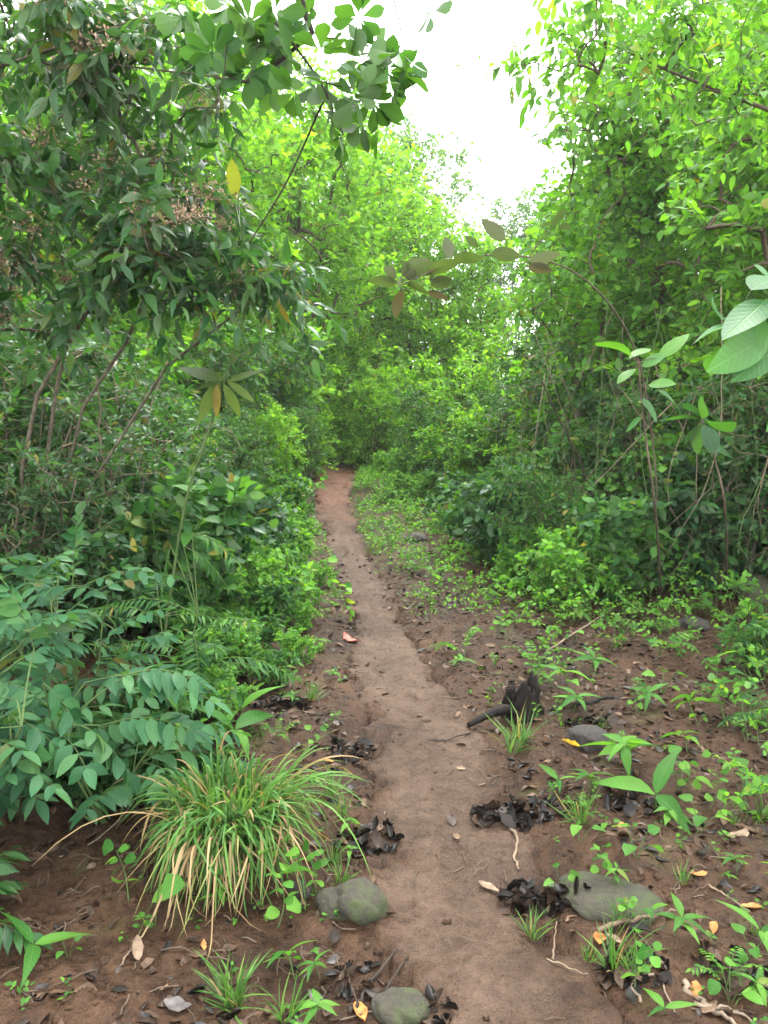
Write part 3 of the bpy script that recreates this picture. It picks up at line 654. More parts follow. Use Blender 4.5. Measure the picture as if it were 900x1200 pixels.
# saplings whose big leaves are set one by one: (from px, to px, width ratio)
def big_leaf_plant(name, base, line, k, leaves, depth, mat, stem_mat, label, cat, r=(.008, .003), tm='big', wr=.5, jd=.12, up=(0, -.6, .75), group=None):
    root = empty(name, base, label, cat, group)
    g = Geo(); pts = smooth_line([np.array(base) - [0, 0, .03]] + line, k); put_tubes(g, pts, np.linspace(r[0], r[1], k), 6)
    lf = Geo(); F = []; T = []
    for q in leaves:
        a = at(q[0], q[1], depth); e = at(q[2], q[3], depth + rngh.uniform(-jd, jd) * 1.5); F.append(a); T.append(e)
        near = pts[np.argmin(np.linalg.norm(pts - a, axis=1))]; m_ = (near + a) / 2 + [0, 0, .01]
        put_tubes(g, np.array([near, m_, a]), np.array([.0022, .0018, .0016]), 4)
    F = np.array(F); T = np.array(T); d = T - F; ln = np.linalg.norm(d, axis=1)
    put_leaves(lf, LT[tm], F, d, np.tile(np.array(up, float), (len(F), 1)) + rngh.normal(0, .28, (len(F), 3)), ln, ln * wr * rngh.uniform(.85, 1.15, len(F)), rngh.random(len(F)), .12, rngh)
    child('stem', g, stem_mat, root); child('foliage', lf, mat, root); return root
big_leaf_plant('rusty_sapling', gz(2.2, 5.9) + [0, 0, .03], [at(765, 520, 5.7), at(740, 400, 5.2), at(672, 318, 4.6), at(560, 300, 4.35), at(468, 335, 4.3)], 24,
    [(466, 331, 433, 328), (470, 340, 462, 371), (474, 326, 512, 306), (470, 322, 500, 303), (500, 322, 542, 300), (505, 336, 532, 324), (500, 343, 528, 349), (532, 306, 570, 297), (528, 302, 523, 279), (575, 297, 612, 299), (592, 282, 566, 257),
     (620, 306, 656, 298), (618, 312, 648, 316), (650, 265, 661, 240), (648, 263, 633, 262), (655, 265, 670, 266), (560, 290, 545, 275), (465, 325, 452, 312), (478, 335, 505, 338), (488, 322, 470, 305)],
    4.35, ML['rusty'], MB['brown'], 'arching sapling with rusty-backed oval leaves reaching across from the right hedge', 'sapling', up=(0, .9, .55), wr=.42)
big_leaf_plant('broad_leaf_shrub', gz(1.98, 2.75) + [0, 0, .03], [at(1010, 640, 2.75), at(950, 500, 2.75), at(900, 410, 2.75), at(866, 372, 2.75)], 18,
    [(898, 352, 852, 390), (902, 358, 945, 380), (868, 392, 842, 436), (852, 380, 812, 398), (846, 375, 838, 350), (850, 405, 828, 437), (912, 408, 860, 442), (892, 395, 894, 442), (872, 370, 856, 349), (905, 350, 862, 372), (895, 372, 868, 425), (900, 395, 836, 428), (915, 345, 890, 305), (920, 380, 955, 420), (880, 340, 912, 318), (940, 430, 985, 455), (905, 385, 935, 345), (930, 470, 900, 505), (960, 520, 1010, 500)],
    2.75, ML['broad'], MB['green'], 'shrub with broad bright veined leaves pushing in over the bank edge', 'shrub', wr=.43)
big_leaf_plant('broad_leaf_sapling', gz(*G(775, 700)) + [0, 0, .03], [at(768, 600, 3.95), at(755, 500, 3.8), at(748, 425, 3.75)], 16,
    [(738, 417, 704, 396), (738, 420, 762, 404), (752, 430, 783, 411), (772, 420, 809, 388), (760, 451, 791, 447), (772, 456, 798, 478), (745, 432, 722, 446), (750, 470, 775, 490), (752, 490, 730, 505)],
    3.75, ML['broad'], MB['brown'], 'slim sapling with large pale-green leaves in front of the dark hedge', 'sapling', wr=.42)
big_leaf_plant('glossy_sapling', gz(*G(852, 690)) + [0, 0, .03], [at(850, 600, 4.3), at(838, 540, 4.25), at(822, 492, 4.2)], 14,
    [(822, 492, 780, 486), (822, 490, 827, 462), (822, 495, 798, 520), (825, 497, 840, 530), (822, 496, 815, 530), (826, 492, 862, 500), (820, 490, 803, 470), (832, 520, 865, 535)],
    4.2, ML['dark'], MB['brown'], 'dark glossy sapling with a whorl of long leaves under the right hedge', 'sapling', wr=.42, tm='big')
big_leaf_plant('yellowing_sapling', gz(-1.25, 4.1) + [0, 0, .03], [at(215, 600, 4.0), at(240, 520, 3.9), at(262, 449, 3.8), at(292, 340, 3.6), at(275, 240, 3.4)], 20,
    [(258, 447, 232, 490), (262, 450, 283, 489), (260, 446, 205, 425), (266, 446, 300, 470), (262, 445, 225, 455), (268, 447, 310, 430), (255, 450, 252, 490), (275, 232, 272, 182), (280, 236, 306, 247), (225, 206, 224, 195), (235, 530, 215, 560)],
    3.75, leaf_mat('yellowing_leaf', (.035, .065, .014), (.060, .090, .018), (.10, .115, .022), odd=(.13, .105, .025), odd_at=.8, trans=.4, vein=.9), MB['green'], 'thin sapling with yellowing long leaves before the pale stems', 'sapling', wr=.27)

# pinnate blue-green bushes at the left edge
def rachis(g, lf, a, b, pairs, ll, lw, rng, tm='ov5', sag=.12, r=.0022, hang=.25):
    a = np.asarray(a, float); b = np.asarray(b, float); t = np.linspace(0, 1, 10)
    P = a + (b - a) * t[:, None]; ln = np.linalg.norm(b - a); P[:, 2] += sag * ln * np.sin(math.pi * t)
    put_tubes(g, P, np.linspace(r, r * .4, 10), 4)
    ts = np.repeat(np.linspace(.22, .97, pairs), 2); sd = np.tile([1., -1.], pairs)
    pos = np.stack([np.interp(ts, t, P[:, i]) for i in range(3)], 1); T = unit(np.stack([np.interp(ts, t, unit(np.gradient(P, axis=0))[:, i]) for i in range(3)], 1))
    X = unit(np.cross(T, np.array([0, 0, 1.]))) ; roll = rng.normal(0, .25)
    X = unit(X + np.cross(X, T) * roll)
    d = T * .55 + X * sd[:, None] - np.array([0, 0, hang]) + rng.normal(0, .12, pos.shape)
    U = np.cross(X, T) + rng.normal(0, .22, pos.shape); U *= np.sign(U[:, 2:3] + 1e-6)
    f = .75 + .35 * np.sin(math.pi * ts); l = ll * f * rng.uniform(.85, 1.12, len(ts))
    pos = np.vstack([pos, P[-1:]]); d = np.vstack([d, T[-1:]]); U = np.vstack([U, [[0, 0, 1.]]]); l = np.r_[l, ll * .95]
    put_leaves(lf, LT[tm], pos, d, U, l, l * lw / ll, rng.random(len(l)), .2, rng)
def pinnate(name, base, rach, rnd_n, ll, lw, label, mat='blue', stem_h=.5, spread=.45, pairs=(5, 8), rl=(.28, .42), seed=1, tm='ov5', cat='bush', group=None, lean=(0, 0, 0), stem='green'):
    rng = np.random.default_rng(seed); g = Geo(); lf = Geo(); base = np.asarray(base, float)
    root = empty(name, base, label, cat, group); tops = []
    for i in range(max(2, rnd_n // 4)):
        top = base + np.array([rng.normal(0, .16), rng.normal(0, .14), stem_h * rng.uniform(.5, 1.05)]) + np.asarray(lean) * rng.uniform(.3, 1)
        P = smooth_line([base + [rng.normal(0, .02), rng.normal(0, .02), -.03], (base + top) / 2 + rng.normal(0, .03, 3), top], 9); put_tubes(g, P, np.linspace(.006, .0035, 9), 6); tops.append(P)
    for i in range(rnd_n):
        P = tops[i % len(tops)]; a = P[rng.integers(4, 9)]; an = i * 2.4 + rng.uniform(0, .9); l = rng.uniform(*rl)
        b = a + np.array([math.cos(an), math.sin(an), rng.uniform(-.35, .45)]) * l * [1, 1, 1]
        if b[2] < base[2] + .05: b[2] = base[2] + .05
        rachis(g, lf, a, b, rng.integers(pairs[0], pairs[1] + 1), ll, lw, rng, tm)
    for a, b in rach:
        P = tops[int(np.argmin([np.linalg.norm(q[-1] - a) for q in tops]))]; j = P[np.argmin(np.linalg.norm(P - a, axis=1))]
        put_tubes(g, smooth_line([j, (j + a) / 2 + [0, 0, .02], a], 6), np.linspace(.0035, .0024, 6), 5)
        rachis(g, lf, a, b, rng.integers(pairs[0], pairs[1] + 1), ll, lw, rng, tm)
    child('stem', g, MB[stem], root); child('foliage', lf, ML[mat], root); return root
A = lambda x0, y0, x1, y1, d, e=0: (at(x0, y0, d), at(x1, y1, d + e))
pinnate('pinnate_bush', gz(-1.28, 3.05), [A(85, 690, 92, 606, 3.0), A(95, 688, 202, 676, 2.95), A(110, 765, 188, 715, 2.85), A(130, 700, 60, 690, 3.0), A(150, 760, 200, 745, 2.8), A(60, 700, 10, 660, 3.0)], 24, .075, .036,
    'blue-green bush with one upright sprig, upper of the feathery-leaved bushes', stem_h=.72, seed=31)
pinnate('pinnate_bush', gz(-1.0, 2.62), [A(100, 800, 250, 822, 2.5, -.1), A(150, 790, 235, 800, 2.45), A(120, 850, 225, 856, 2.4), A(60, 830, 0, 800, 2.5), A(95, 850, 150, 905, 2.35), A(50, 800, 95, 860, 2.4)], 22, .088, .038,
    'drooping blue-green feathery bush just behind the big grass tuft', stem_h=.50, seed=32)
pinnate('pinnate_bush', gz(-1.38, 2.35), [A(40, 760, 10, 690, 2.4), A(20, 760, 75, 720, 2.4), A(10, 840, 70, 880, 2.3), A(20, 820, -40, 830, 2.3)], 20, .092, .038,
    'blue-green feathery bush cut by the edge, nearest the camera', stem_h=.6, seed=33)
pinnate('pinnate_bush', gz(-1.75, 3.5), [], 22, .08, .036, 'blue-green feathery bush deepest under the flowering shrub', stem_h=.8, seed=34)
pinnate('fern', gz(-.98, 3.75), [A(215, 640, 268, 690, 3.7), A(225, 625, 275, 655, 3.7), A(200, 640, 190, 690, 3.7)], 12, .075, .014, 'dark fine-leaved frond plant drooping toward the path', mat='shrub', stem_h=.45, pairs=(12, 16), rl=(.35, .5), seed=35, tm='lance3', cat='fern')
pinnate('fern', gz(-1.25, 1.95), [], 12, .085, .026, 'dark low fern at the bare mud corner left of the grass tuft', mat='dark', stem_h=.16, pairs=(6, 8), rl=(.16, .28), seed=36, tm='lance3', cat='fern')
pinnate('fern', hp(885, 850), [], 12, .05, .014, 'feathery green fern at the foot of the right bank', mat='shrub', stem_h=.14, pairs=(9, 12), rl=(.2, .34), seed=37, tm='lance3', cat='fern')

# big grass tuft
def blades(g, base, n, length, width, rng, mat_i=0, r0=.05, out=(.25, .9), sag=1.0, k=9, lean=(0, 0), zmin=None):
    a = rng.uniform(0, 2 * math.pi, n); ro = r0 * np.sqrt(rng.random(n)); o = rng.uniform(out[0], out[1], n); L = length * rng.uniform(.55, 1.15, n)
    t = np.linspace(0, 1, k); dx, dy = np.cos(a) * o + lean[0], np.sin(a) * o + lean[1]
    up0 = .88 * np.sqrt(np.maximum(.1, 1.25 - o * o))
    cu = rng.normal(0, .45, (n, 1)) * t; f_ = t + .15 * t * t; x = base[0] + (ro * np.cos(a))[:, None] + L[:, None] * f_ * (dx[:, None] * np.cos(cu) - dy[:, None] * np.sin(cu)); y = base[1] + (ro * np.sin(a))[:, None] + L[:, None] * f_ * (dx[:, None] * np.sin(cu) + dy[:, None] * np.cos(cu)); sag = sag * rng.uniform(.55, 1.3, (n, 1))
    z = base[2] + L[:, None] * (up0[:, None] * t - sag * (.35 + .75 * o[:, None]) * t ** 2.2)
    gzz = hz(x, y) + .008 + .03 * rng.random((n, 1))
    if zmin is None: z = np.maximum(z, gzz)
    P = np.stack([x, y, z], -1); T = unit(np.gradient(P, axis=1)); S_ = unit(np.cross(T, np.array([0, 0, 1.]) + rng.normal(0, .25, (n, 1, 3))))
    w_ = width * rng.uniform(.6, 1.2, (n, 1)) * np.clip(np.minimum(1, .5 + 2 * t) * np.sqrt(np.maximum(0, 1 - t ** 3)), .06, 1)[None]
    N_ = np.cross(S_, T)
    V = np.stack([P - S_ * w_[..., None] / 2, P - N_ * w_[..., None] * .18, P + S_ * w_[..., None] / 2], 2).reshape(-1, 3)
    L_ = []
    for i in range(k - 1):
        for c in (0, 1): L_ += [i * 3 + c, i * 3 + c + 1, i * 3 + 4 + c, i * 3 + 3 + c]
    L_ = np.array(L_); nq = len(L_) // 4
    g.add(V, (L_[None] + (np.arange(n) * 3 * k)[:, None]).ravel(), np.full(nq * n, 4), None, np.repeat(rng.random(n), nq), mat_i)
tb = np.array([TUFT[0], TUFT[1], float(hs(*TUFT)) - .01])
GT = empty('grass_tuft', tb, 'big arching grass tuft with straw-coloured hanging blades left of the path', 'grass tuft')
g = Geo(); r_ = np.random.default_rng(3)
blades(g, tb, 560, .47, .0105, r_, r0=.13, out=(.10, .42), sag=1.6, lean=(.02, -.06), k=12); blades(g, tb, 260, .56, .0090, r_, r0=.10, out=(.15, .45), sag=1.5, lean=(.20, .0), k=12); blades(g, tb, 190, .47, .0085, r_, r0=.10, out=(.1, .4), sag=1.6, lean=(-.14, -.14), k=12)
child('green_blades', g, ML['grass'], GT)
g = Geo(); blades(g, tb, 130, .45, .0078, r_, r0=.14, out=(.1, .45), sag=1.65, lean=(.06, -.20), k=12); blades(g, tb, 9, .58, .006, r_, r0=.08, out=(.5, .7), sag=1.2, lean=(-.1, -.1)); blades(g, tb, 160, .22, .006, r_, r0=.16, out=(.4, .8), sag=1.2, lean=(0, -.1)); child('dry_blades', g, ML['drygrass'], GT)

# ------------------------------------------------------------------ stones, stump, heaps, sticks
def stone(seed, r, sq=(1, .85, .6), rough=.16):
    import bmesh
    bm = bmesh.new(); bmesh.ops.create_icosphere(bm, subdivisions=4, radius=1)
    V = np.array([v.co[:] for v in bm.verts]); o = seed * 7.7
    n = fbm(V[:, 0] + .6 * V[:, 2], V[:, 1] - .4 * V[:, 2], 1.1, 3, o) * rough * 1.6 + fbm(V[:, 2] + V[:, 0], V[:, 1], .35, 2, o) * rough * .6
    V = V * (1 + n)[:, None]; V = np.sign(V) * np.abs(V) ** .9 * np.array(sq) * r
    for v, q in zip(bm.verts, V): v.co = q
    me = bpy.data.meshes.new('stone'); bm.to_mesh(me); bm.free()
    for p in me.polygons: p.use_smooth = True
    return me
MS = {'mossy': stone_mat('mossy_stone', (.011, .0085, .0042), (.040, .032, .0175), (.030, .040, .0065), .50), 'grey': stone_mat('muddy_stone', (.0075, .005, .0034), (.026, .0185, .0125), (.012, .014, .004), .2)}
for px, py, wpx, sq, mt, lab, bury in [
    (413, 1078, 80, (1, .8, .72), 'mossy', 'round mossy grey stone beside the path and the grass tuft', .45), (725, 1062, 104, (1.15, .9, .24), 'mossy', 'half-buried flat stone with yellow-green moss right of the path', -.12),
    (468, 1190, 62, (1, .8, .5), 'mossy', 'grey stone sunk in the mud at the near left path edge', .15), (692, 872, 46, (1, .9, .6), 'grey', 'muddy boulder behind the long-leaved seedling', .3),
    (892, 705, 44, (1, .9, 1.0), 'mossy', 'green mossy boulder under the right hedge, at the bank edge', .4), (838, 684, 36, (1.2, .9, .7), 'grey', 'brown boulder in the shade beside the mossy boulder', .35),
    (797, 676, 34, (1.1, .9, .7), 'grey', 'dull brown rock under the hedge between two larger boulders', .35), (757, 665, 40, (1, .9, .8), 'grey', 'smallest dark rock under the hedge roots', .4),
    (484, 634, 26, (1.2, .9, .6), 'grey', 'pale small stone in the verge far along the path', .3), (812, 735, 40, (1.2, .9, .5), 'grey', 'flat reddish stone on the bare slope below the hedge', .25),
    (352, 1046, 26, (1, .8, .6), 'grey', 'dark wet stone tucked between grass tuft and round stone', .25)]:
    x, y = G(px, py); dist = math.hypot(x, y, CAM_Z); r = wpx / 2 / FPX * dist * .9
    me = stone(px + 3, r, sq, .16 if sq[2] > .3 else .09); me.materials.append(MS[mt])
    link('stone', me, None, (x, y + r * .3, float(hs(x, y)) + r * sq[2] * (bury - .22)), lab, 'stone', rot=(0, 0, R_.uniform(-.4, .4)))
    if px in (413, 725, 692, 892): MARKS.append(({413: 'round mossy stone', 725: 'half-buried mossy stone', 692: 'muddy boulder', 892: 'mossy bank boulder'}[px], x, y))
for nm, px, py in [('grass tuft', 268, 1010), ('black stump', 610, 850), ('bend of the path', 392, 560), ('red fallen leaf', 410, 752), ('yellow fallen leaf', 668, 880), ('dark fern', 25, 1060), ('pale verge stone', 484, 634), ('black leaf heap', 592, 962), ('sunken near stone', 468, 1190), ('fine-leaved frond plant', 250, 700)]:
    x, y = G(px, py); MARKS.append((nm, x, y))

# rotten stump with a root running to the path
sx_, sy_ = G(612, 842); sz_ = float(hz(sx_, sy_)) - .01
ST = empty('stump', (sx_, sy_, sz_), 'black rotten jagged stump on the right verge with a root', 'stump')
g = Geo(); r_ = np.random.default_rng(8); nA, nZ = 40, 12
aa = np.linspace(0, 2 * math.pi, nA, endpoint=False)
topz = .13 + .09 * np.maximum(0, np.sin(aa * 1.5 + .7)) ** 2 + .07 * r_.random(nA)
rad = .085 + .02 * np.sin(aa * 3 + 1) + .012 * r_.normal(size=nA)
V = []
for j in range(nZ):
    f = j / (nZ - 1); rr = rad * (1.35 - .55 * f ** .5) + .006 * r_.normal(size=nA); zz = -.04 + (topz + .04) * f
    V.append(np.stack([rr * np.cos(aa), rr * np.sin(aa) * .8, zz], 1))
for j in range(5):
    f = 1 - j / 4.5; rr = rad * .72 * (.8 if j else 1) + .004 * r_.normal(size=nA); V.append(np.stack([rr * np.cos(aa), rr * np.sin(aa) * .8, topz * f - .01 * j], 1))
V = np.concatenate(V); nj = len(V) // nA; L_ = []
for j in range(nj - 1):
    for i in range(nA): L_ += [j * nA + i, j * nA + (i + 1) % nA, (j + 1) * nA + (i + 1) % nA, (j + 1) * nA + i]
g.add(V, L_, np.full(len(L_) // 4, 4)); link('stump_wood', g.mesh('stump_wood', MB['rot']), ST, sc=.85)
g = Geo(); e_ = np.array(hp(548, 856)) - [sx_, sy_, sz_]
P = smooth_line([(-.04, -.02, .05), e_ * .35 + [0, 0, .065], e_ * .7 + [0, 0, .04], e_ + [0, 0, .005]], 16); put_tubes(g, P, np.linspace(.032, .012, 16) * r_.uniform(.85, 1.15, 16), 9, cap=True)
link('root', g.mesh('root', MB['rot']), ST)

def curled_leaf(g, p, rng, ln, ratio=.5, curl=1.0, rnd=None, flat=.7, mat=0, nu=7, nv=5):
    """dead leaf: grid of points bent along and across"""
    t = np.linspace(0, 1, nu); u = np.linspace(-1, 1, nv); T, U = np.meshgrid(t, u, indexing='ij')
    wd = ln * ratio * .5 * np.sin(math.pi * np.clip(T * .97 + .015, 0, 1) ** .85) ** .8 * (1 + .12 * rng.normal(size=T.shape) * (np.abs(U) > .6))
    c1 = rng.normal(.4, .8) * curl; c2 = rng.normal(.7, .6) * curl
    x = U * wd * np.cos(c2 * U * .7); z = np.abs(U) ** 1.6 * wd * c2 * .8 + ln * .25 * c1 * (T - .5) ** 2 * 2 + .02 * ln * rng.normal(size=T.shape); y = (T - .5) * ln
    Q = np.stack([x, y, z], -1).reshape(-1, 3)
    a = rng.uniform(0, 6.28); tl, rl_ = rng.normal(0, 1 - flat, 2); ca, sa = math.cos(a), math.sin(a)
    Rz = np.array([[ca, -sa, 0], [sa, ca, 0], [0, 0, 1]]); ct, s_t = math.cos(tl), math.sin(tl); Rx = np.array([[1, 0, 0], [0, ct, -s_t], [0, s_t, ct]]); cr, sr = math.cos(rl_), math.sin(rl_); Ry = np.array([[cr, 0, sr], [0, 1, 0], [-sr, 0, cr]])
    Q = Q @ (Rz @ Rx @ Ry).T; Q[:, 2] -= Q[:, 2].min()
    Q = Q + np.asarray(p)
    i = np.arange(nu * nv).reshape(nu, nv); q = np.stack([i[:-1, :-1], i[:-1, 1:], i[1:, 1:], i[1:, :-1]], -1).reshape(-1)
    g.add(Q, q, np.full(len(q) // 4, 4), None, rng.random() if rnd is None else rnd, mat)
def heap(px, py, r, h, n, lab, seed, ll=.09):
    h *= .5; ll *= .8; n = int(n * .8)
    x, y = G(px, py); rng = np.random.default_rng(seed); z = float(hz(x, y)); g = Geo(); n = int(n * 1.7)
    for i in range(n):
        f = math.sqrt(rng.random()); a = rng.uniform(0, 6.28); qx, qy = f * r * math.cos(a), f * r * .75 * math.sin(a)
        qx *= 1.15; qy *= 1.15; curled_leaf(g, (qx, qy, float(hz(x + qx, y + qy)) - z - .004 + h * (1 - f * f) * rng.uniform(.1, 1)), rng, ll * rng.uniform(.4, 1.1), .62, 1.0, flat=.62, rnd=rng.random() ** 1.6)
    link('leaf_heap', g.mesh('leaves', DRY['heap']), None, (x, y, z), lab, 'leaf heap', 'black leaf heaps on the mud')
heap(592, 962, .105, .085, 48, 'large black curled leaf heap right of the path', 1); heap(612, 1052, .06, .06, 26, 'black leaf heap below the upright brown root', 2, .075); heap(660, 1055, .06, .055, 26, 'dark brown leaf heap touching the half-buried stone', 3, .08)
heap(412, 885, .11, .035, 30, 'flattened black leaf heap on the left path edge above the tuft', 4, .075); heap(432, 992, .10, .04, 34, 'black leaf heap between the path and grass tuft', 5, .08); heap(418, 1150, .08, .03, 26, 'black leaf scraps left of the near path edge', 6, .06)
heap(500, 1192, .06, .035, 22, 'brown-black leaf heap on the near path beside the sunken stone', 7, .06); heap(690, 850, .10, .04, 22, 'dark leaf heap behind the black stump seedlings', 8, .08); heap(740, 1142, .08, .03, 22, 'wet black leaves near the lower right sticks', 9, .075); heap(262, 605, .14, .22, 40, 'black withered leaf mass in the thicket left of path', 10, .12)
heap(330, 830, .12, .04, 30, 'black leaf heap behind the grass tuft top', 11, .09); heap(220, 745, .14, .05, 34, 'dark sodden leaf heap under the frond plant', 12, .10); heap(640, 955, .09, .045, 26, 'dark torn leaf heap beside the largest black heap', 13, .08); heap(860, 1140, .09, .03, 20, 'brown sodden leaf heap by the far right stick', 14, .08); heap(735, 945, .11, .03, 22, 'grey-black leaf heap among the broad seedlings', 15, .085)
# sticks
def stick(pxs, r, mat, lab, lift=.006, k=14, cat='stick', name='stick', r1=None):
    P = []
    for px, py, *e in pxs:
        q = hp(px, py); q[2] += lift + (e[0] if e else 0); P.append(q)
    o = P[0].copy(); P = smooth_line(np.array(P) - o, k); P += np.random.default_rng(int(pxs[0][0])).normal(0, r * .5, P.shape)
    g = Geo(); put_tubes(g, P, np.linspace(r, r1 or r * .5, k) * np.random.default_rng(int(pxs[0][1])).uniform(.8, 1.2, k), 7, cap=True)
    link(name, g.mesh(name, MB[mat]), None, o, lab, cat)
stick([(596, 968), (606, 990), (603, 1010), (607, 1030)], .007, 'root', 'pale brown root strand running down between two black heaps'); stick([(700, 1098), (735, 1085), (770, 1078), (792, 1076)], .007, 'root', 'brown bent stick lying across the half-buried stone', .02)
stick([(648, 1128), (650, 1095), (652, 1075)], .004, 'root', 'thin straight twig standing from mud by the brown heap'); stick([(560, 862), (520, 875), (500, 872)], .004, 'dark', 'thin dark twig trailing from the stump root onto path')
stick([(800, 1150), (830, 1170), (862, 1200)], .009, 'dead', 'pale split stick in the mud at the lower right'); stick([(815, 1175), (850, 1178), (880, 1190)], .006, 'dead', 'thinner pale stick crossing the split stick'); stick([(860, 1140), (880, 1150), (905, 1160)], .009, 'root', 'short thick brown stick at the right margin')
stick([(728, 1018), (745, 1008), (762, 1000)], .006, 'dark', 'black twig across the toothed leaf right of path', .03); stick([(410, 1190), (432, 1160), (462, 1122)], .006, 'dark', 'long black twig pointing to the round mossy stone'); stick([(640, 1130), (668, 1140), (688, 1155)], .003, 'root', 'thin curved root beside the grass sprouts')
stick([(450, 1165), (470, 1140), (480, 1128)], .004, 'dark', 'short dark twig on the near path edge'); stick([(210, 748), (250, 752), (300, 745)], .014, 'rot', 'rotten black branch lying under the frond plant', .02); stick([(675, 830), (720, 822), (755, 828)], .014, 'rot', 'rotten branch half sunk behind the stump seedlings', .012)
stick([(755, 1180), (740, 1160), (770, 1150), (790, 1185)], .004, 'dead', 'thin looped pale root at the near right edge'); stick([(830, 1050), (850, 1065), (880, 1080)], .0035, 'root', 'fine brown twig on the bare slope below orange leaves'); stick([(140, 1130), (155, 1110), (165, 1085)], .003, 'root', 'fine twig on the mud left of the tuft')
stick([(640, 770), (690, 740), (740, 700), (760, 672)], .006, 'dead', 'long straight grey stick leaning up to the hedge foot', .02)
stick([(70, 1005), (110, 988), (150, 972, .08), (180, 962, .2)], .003, 'dead', 'dry straw stalk leaning from mud to the tuft')

# ------------------------------------------------------------------ low plants of the verges
rp = np.random.default_rng(21)
for t in np.linspace(0, 1, 34):      # bright knee-high herbs, left of the path
    y = 5.0 + 7.8 * t; x = float(path_x(y) - path_w(y)) - abs(rp.normal(.42, .34)) - .10
    k = rp.integers(0, 3); kk = rp.integers(0, 5); o = plant('leafy_herb', (P_BROADL if kk == 0 else P_LOWD if kk == 1 else P_SPRIG if kk == 2 else P_LOW)[k], x, y + rp.uniform(-.12, .12), None, 'herb', 'leafy herbs along the left path edge', rp.uniform(0, 6.28), rp.uniform(.6, 1.3) * (.5 if kk == 0 else 1))
    label_later(o, 'bright bushy herb left of the path', x, y)
for px, py, s_, kind in [(330, 735, .75, 1), (300, 765, .6, 1), (350, 715, .6, 0), (285, 720, .8, 1), (240, 930, .45, 1), (375, 690, .5, 0), (320, 690, .7, 0), (290, 660, .9, 0), (255, 790, .6, 1), (190, 900, .55, 1), (345, 670, .6, 0), (125, 900, .6, 1), (150, 930, .5, 1), (310, 640, .9, 0), (335, 625, .9, 0), (280, 620, 1.0, 0), (170, 640, 1.1, 1), (140, 625, 1.2, 1), (230, 590, 1.4, 0), (265, 585, 1.3, 0), (60, 700, 1.2, 1), (215, 860, .45, 1)]:
    x, y = G(px, py); o = plant('leafy_herb', (P_LOWD if kind else P_LOW)[rp.integers(0, 3)], x, y, None, 'herb', 'leafy herbs along the left path edge', rp.uniform(0, 6.28), s_)
    label_later(o, 'slender-leaved green herb left of the path' if kind else 'bright bushy herb left of the path', x, y)
for px, py, s_, kind in [(655, 715, 1.25, 0), (625, 690, 1.2, 0), (690, 705, 1.1, 0), (600, 690, .8, 0), (520, 660, .55, 0), (500, 715, .42, 0), (560, 640, .7, 1), (535, 620, .7, 0), (480, 610, .7, 0), (470, 585, .8, 0), (500, 590, .9, 0), (455, 575, .7, 0), (575, 660, .6, 1), (600, 640, 1.0, 0), (640, 640, 1.3, 1), (700, 640, 1.3, 1), (760, 640, 1.4, 1), (820, 650, 1.3, 1), (860, 660, 1.2, 1), (540, 590, 1.2, 0), (580, 610, 1.3, 0), (735, 720, .5, 0), (450, 556, .9, 0), (470, 560, 1.1, 0), (430, 545, 1, 0), (785, 670, 1.0, 1), (890, 790, .7, 1)]:
    x, y = G(px, py); o = plant('leafy_herb', (P_LOWD if kind else P_SPRIG if s_ < .75 else P_LOW)[rp.integers(0, 3)], x, y, None, 'herb', 'leafy herbs along the right verge', rp.uniform(0, 6.28), s_)
    label_later(o, 'slender-leaved green herb right of the path' if kind else 'bright bushy herb right of the path', x, y)

for px, py, s_, kind in [(70, 880, .7, 1), (35, 905, .6, 2), (180, 880, .8, 1), (205, 905, .5, 0), (240, 830, .7, 1), (260, 850, .55, 0), (215, 770, .8, 1), (245, 745, .6, 2), (285, 790, .6, 0), (305, 735, .7, 1), (120, 930, .6, 2), (10, 930, .7, 1), (170, 700, .9, 2), (200, 680, .8, 0), (345, 775, .45, 0), (318, 800, .5, 1), (360, 740, .4, 0)]:
    x, y = G(px, py); o = plant('leafy_herb', (P_LOW, P_LOWD, P_BROADL)[kind][rp.integers(0, 3)], x, y, None, 'herb', 'leafy herbs along the left path edge', rp.uniform(0, 6.28), s_ * (.45 if kind == 2 else 1), (rp.normal(0, .15), rp.normal(0, .15)))
    label_later(o, ('bright bushy herb', 'slender-leaved green herb', 'dark broad-leaved herb')[kind] + ' left of the path', x, y)
for px, py, s_, kind in [(520, 690, .5, 0), (545, 700, .4, 1), (575, 715, .45, 0), (600, 730, .5, 1), (700, 735, .5, 0), (480, 670, .4, 0), (460, 640, .45, 0), (440, 610, .5, 0), (445, 590, .6, 0), (430, 575, .6, 0), (465, 600, .6, 0), (510, 630, .6, 0), (800, 760, .45, 1), (640, 760, .4, 0), (870, 760, .6, 0), (890, 880, .6, 1), (880, 960, .5, 0), (660, 740, .6, 0), (720, 760, .5, 1), (770, 735, .6, 0), (830, 720, .7, 1), (870, 730, .7, 0), (700, 690, .8, 0), (745, 690, .8, 1), (790, 700, .8, 0), (850, 690, .9, 1), (600, 670, .7, 0), (555, 665, .6, 1), (895, 830, .6, 0), (640, 800, .4, 1), (580, 690, .5, 0)]:
    x, y = G(px, py); o = plant('leafy_herb', (P_SPRIG, P_SPRIG)[kind][rp.integers(0, 3)], x, y, None, 'herb', 'leafy herbs along the right verge', rp.uniform(0, 6.28), s_ * 1.15, (rp.normal(0, .2), rp.normal(0, .2)))
    label_later(o, ('bright bushy herb', 'leggy green herb')[kind] + ' right of the path', x, y)

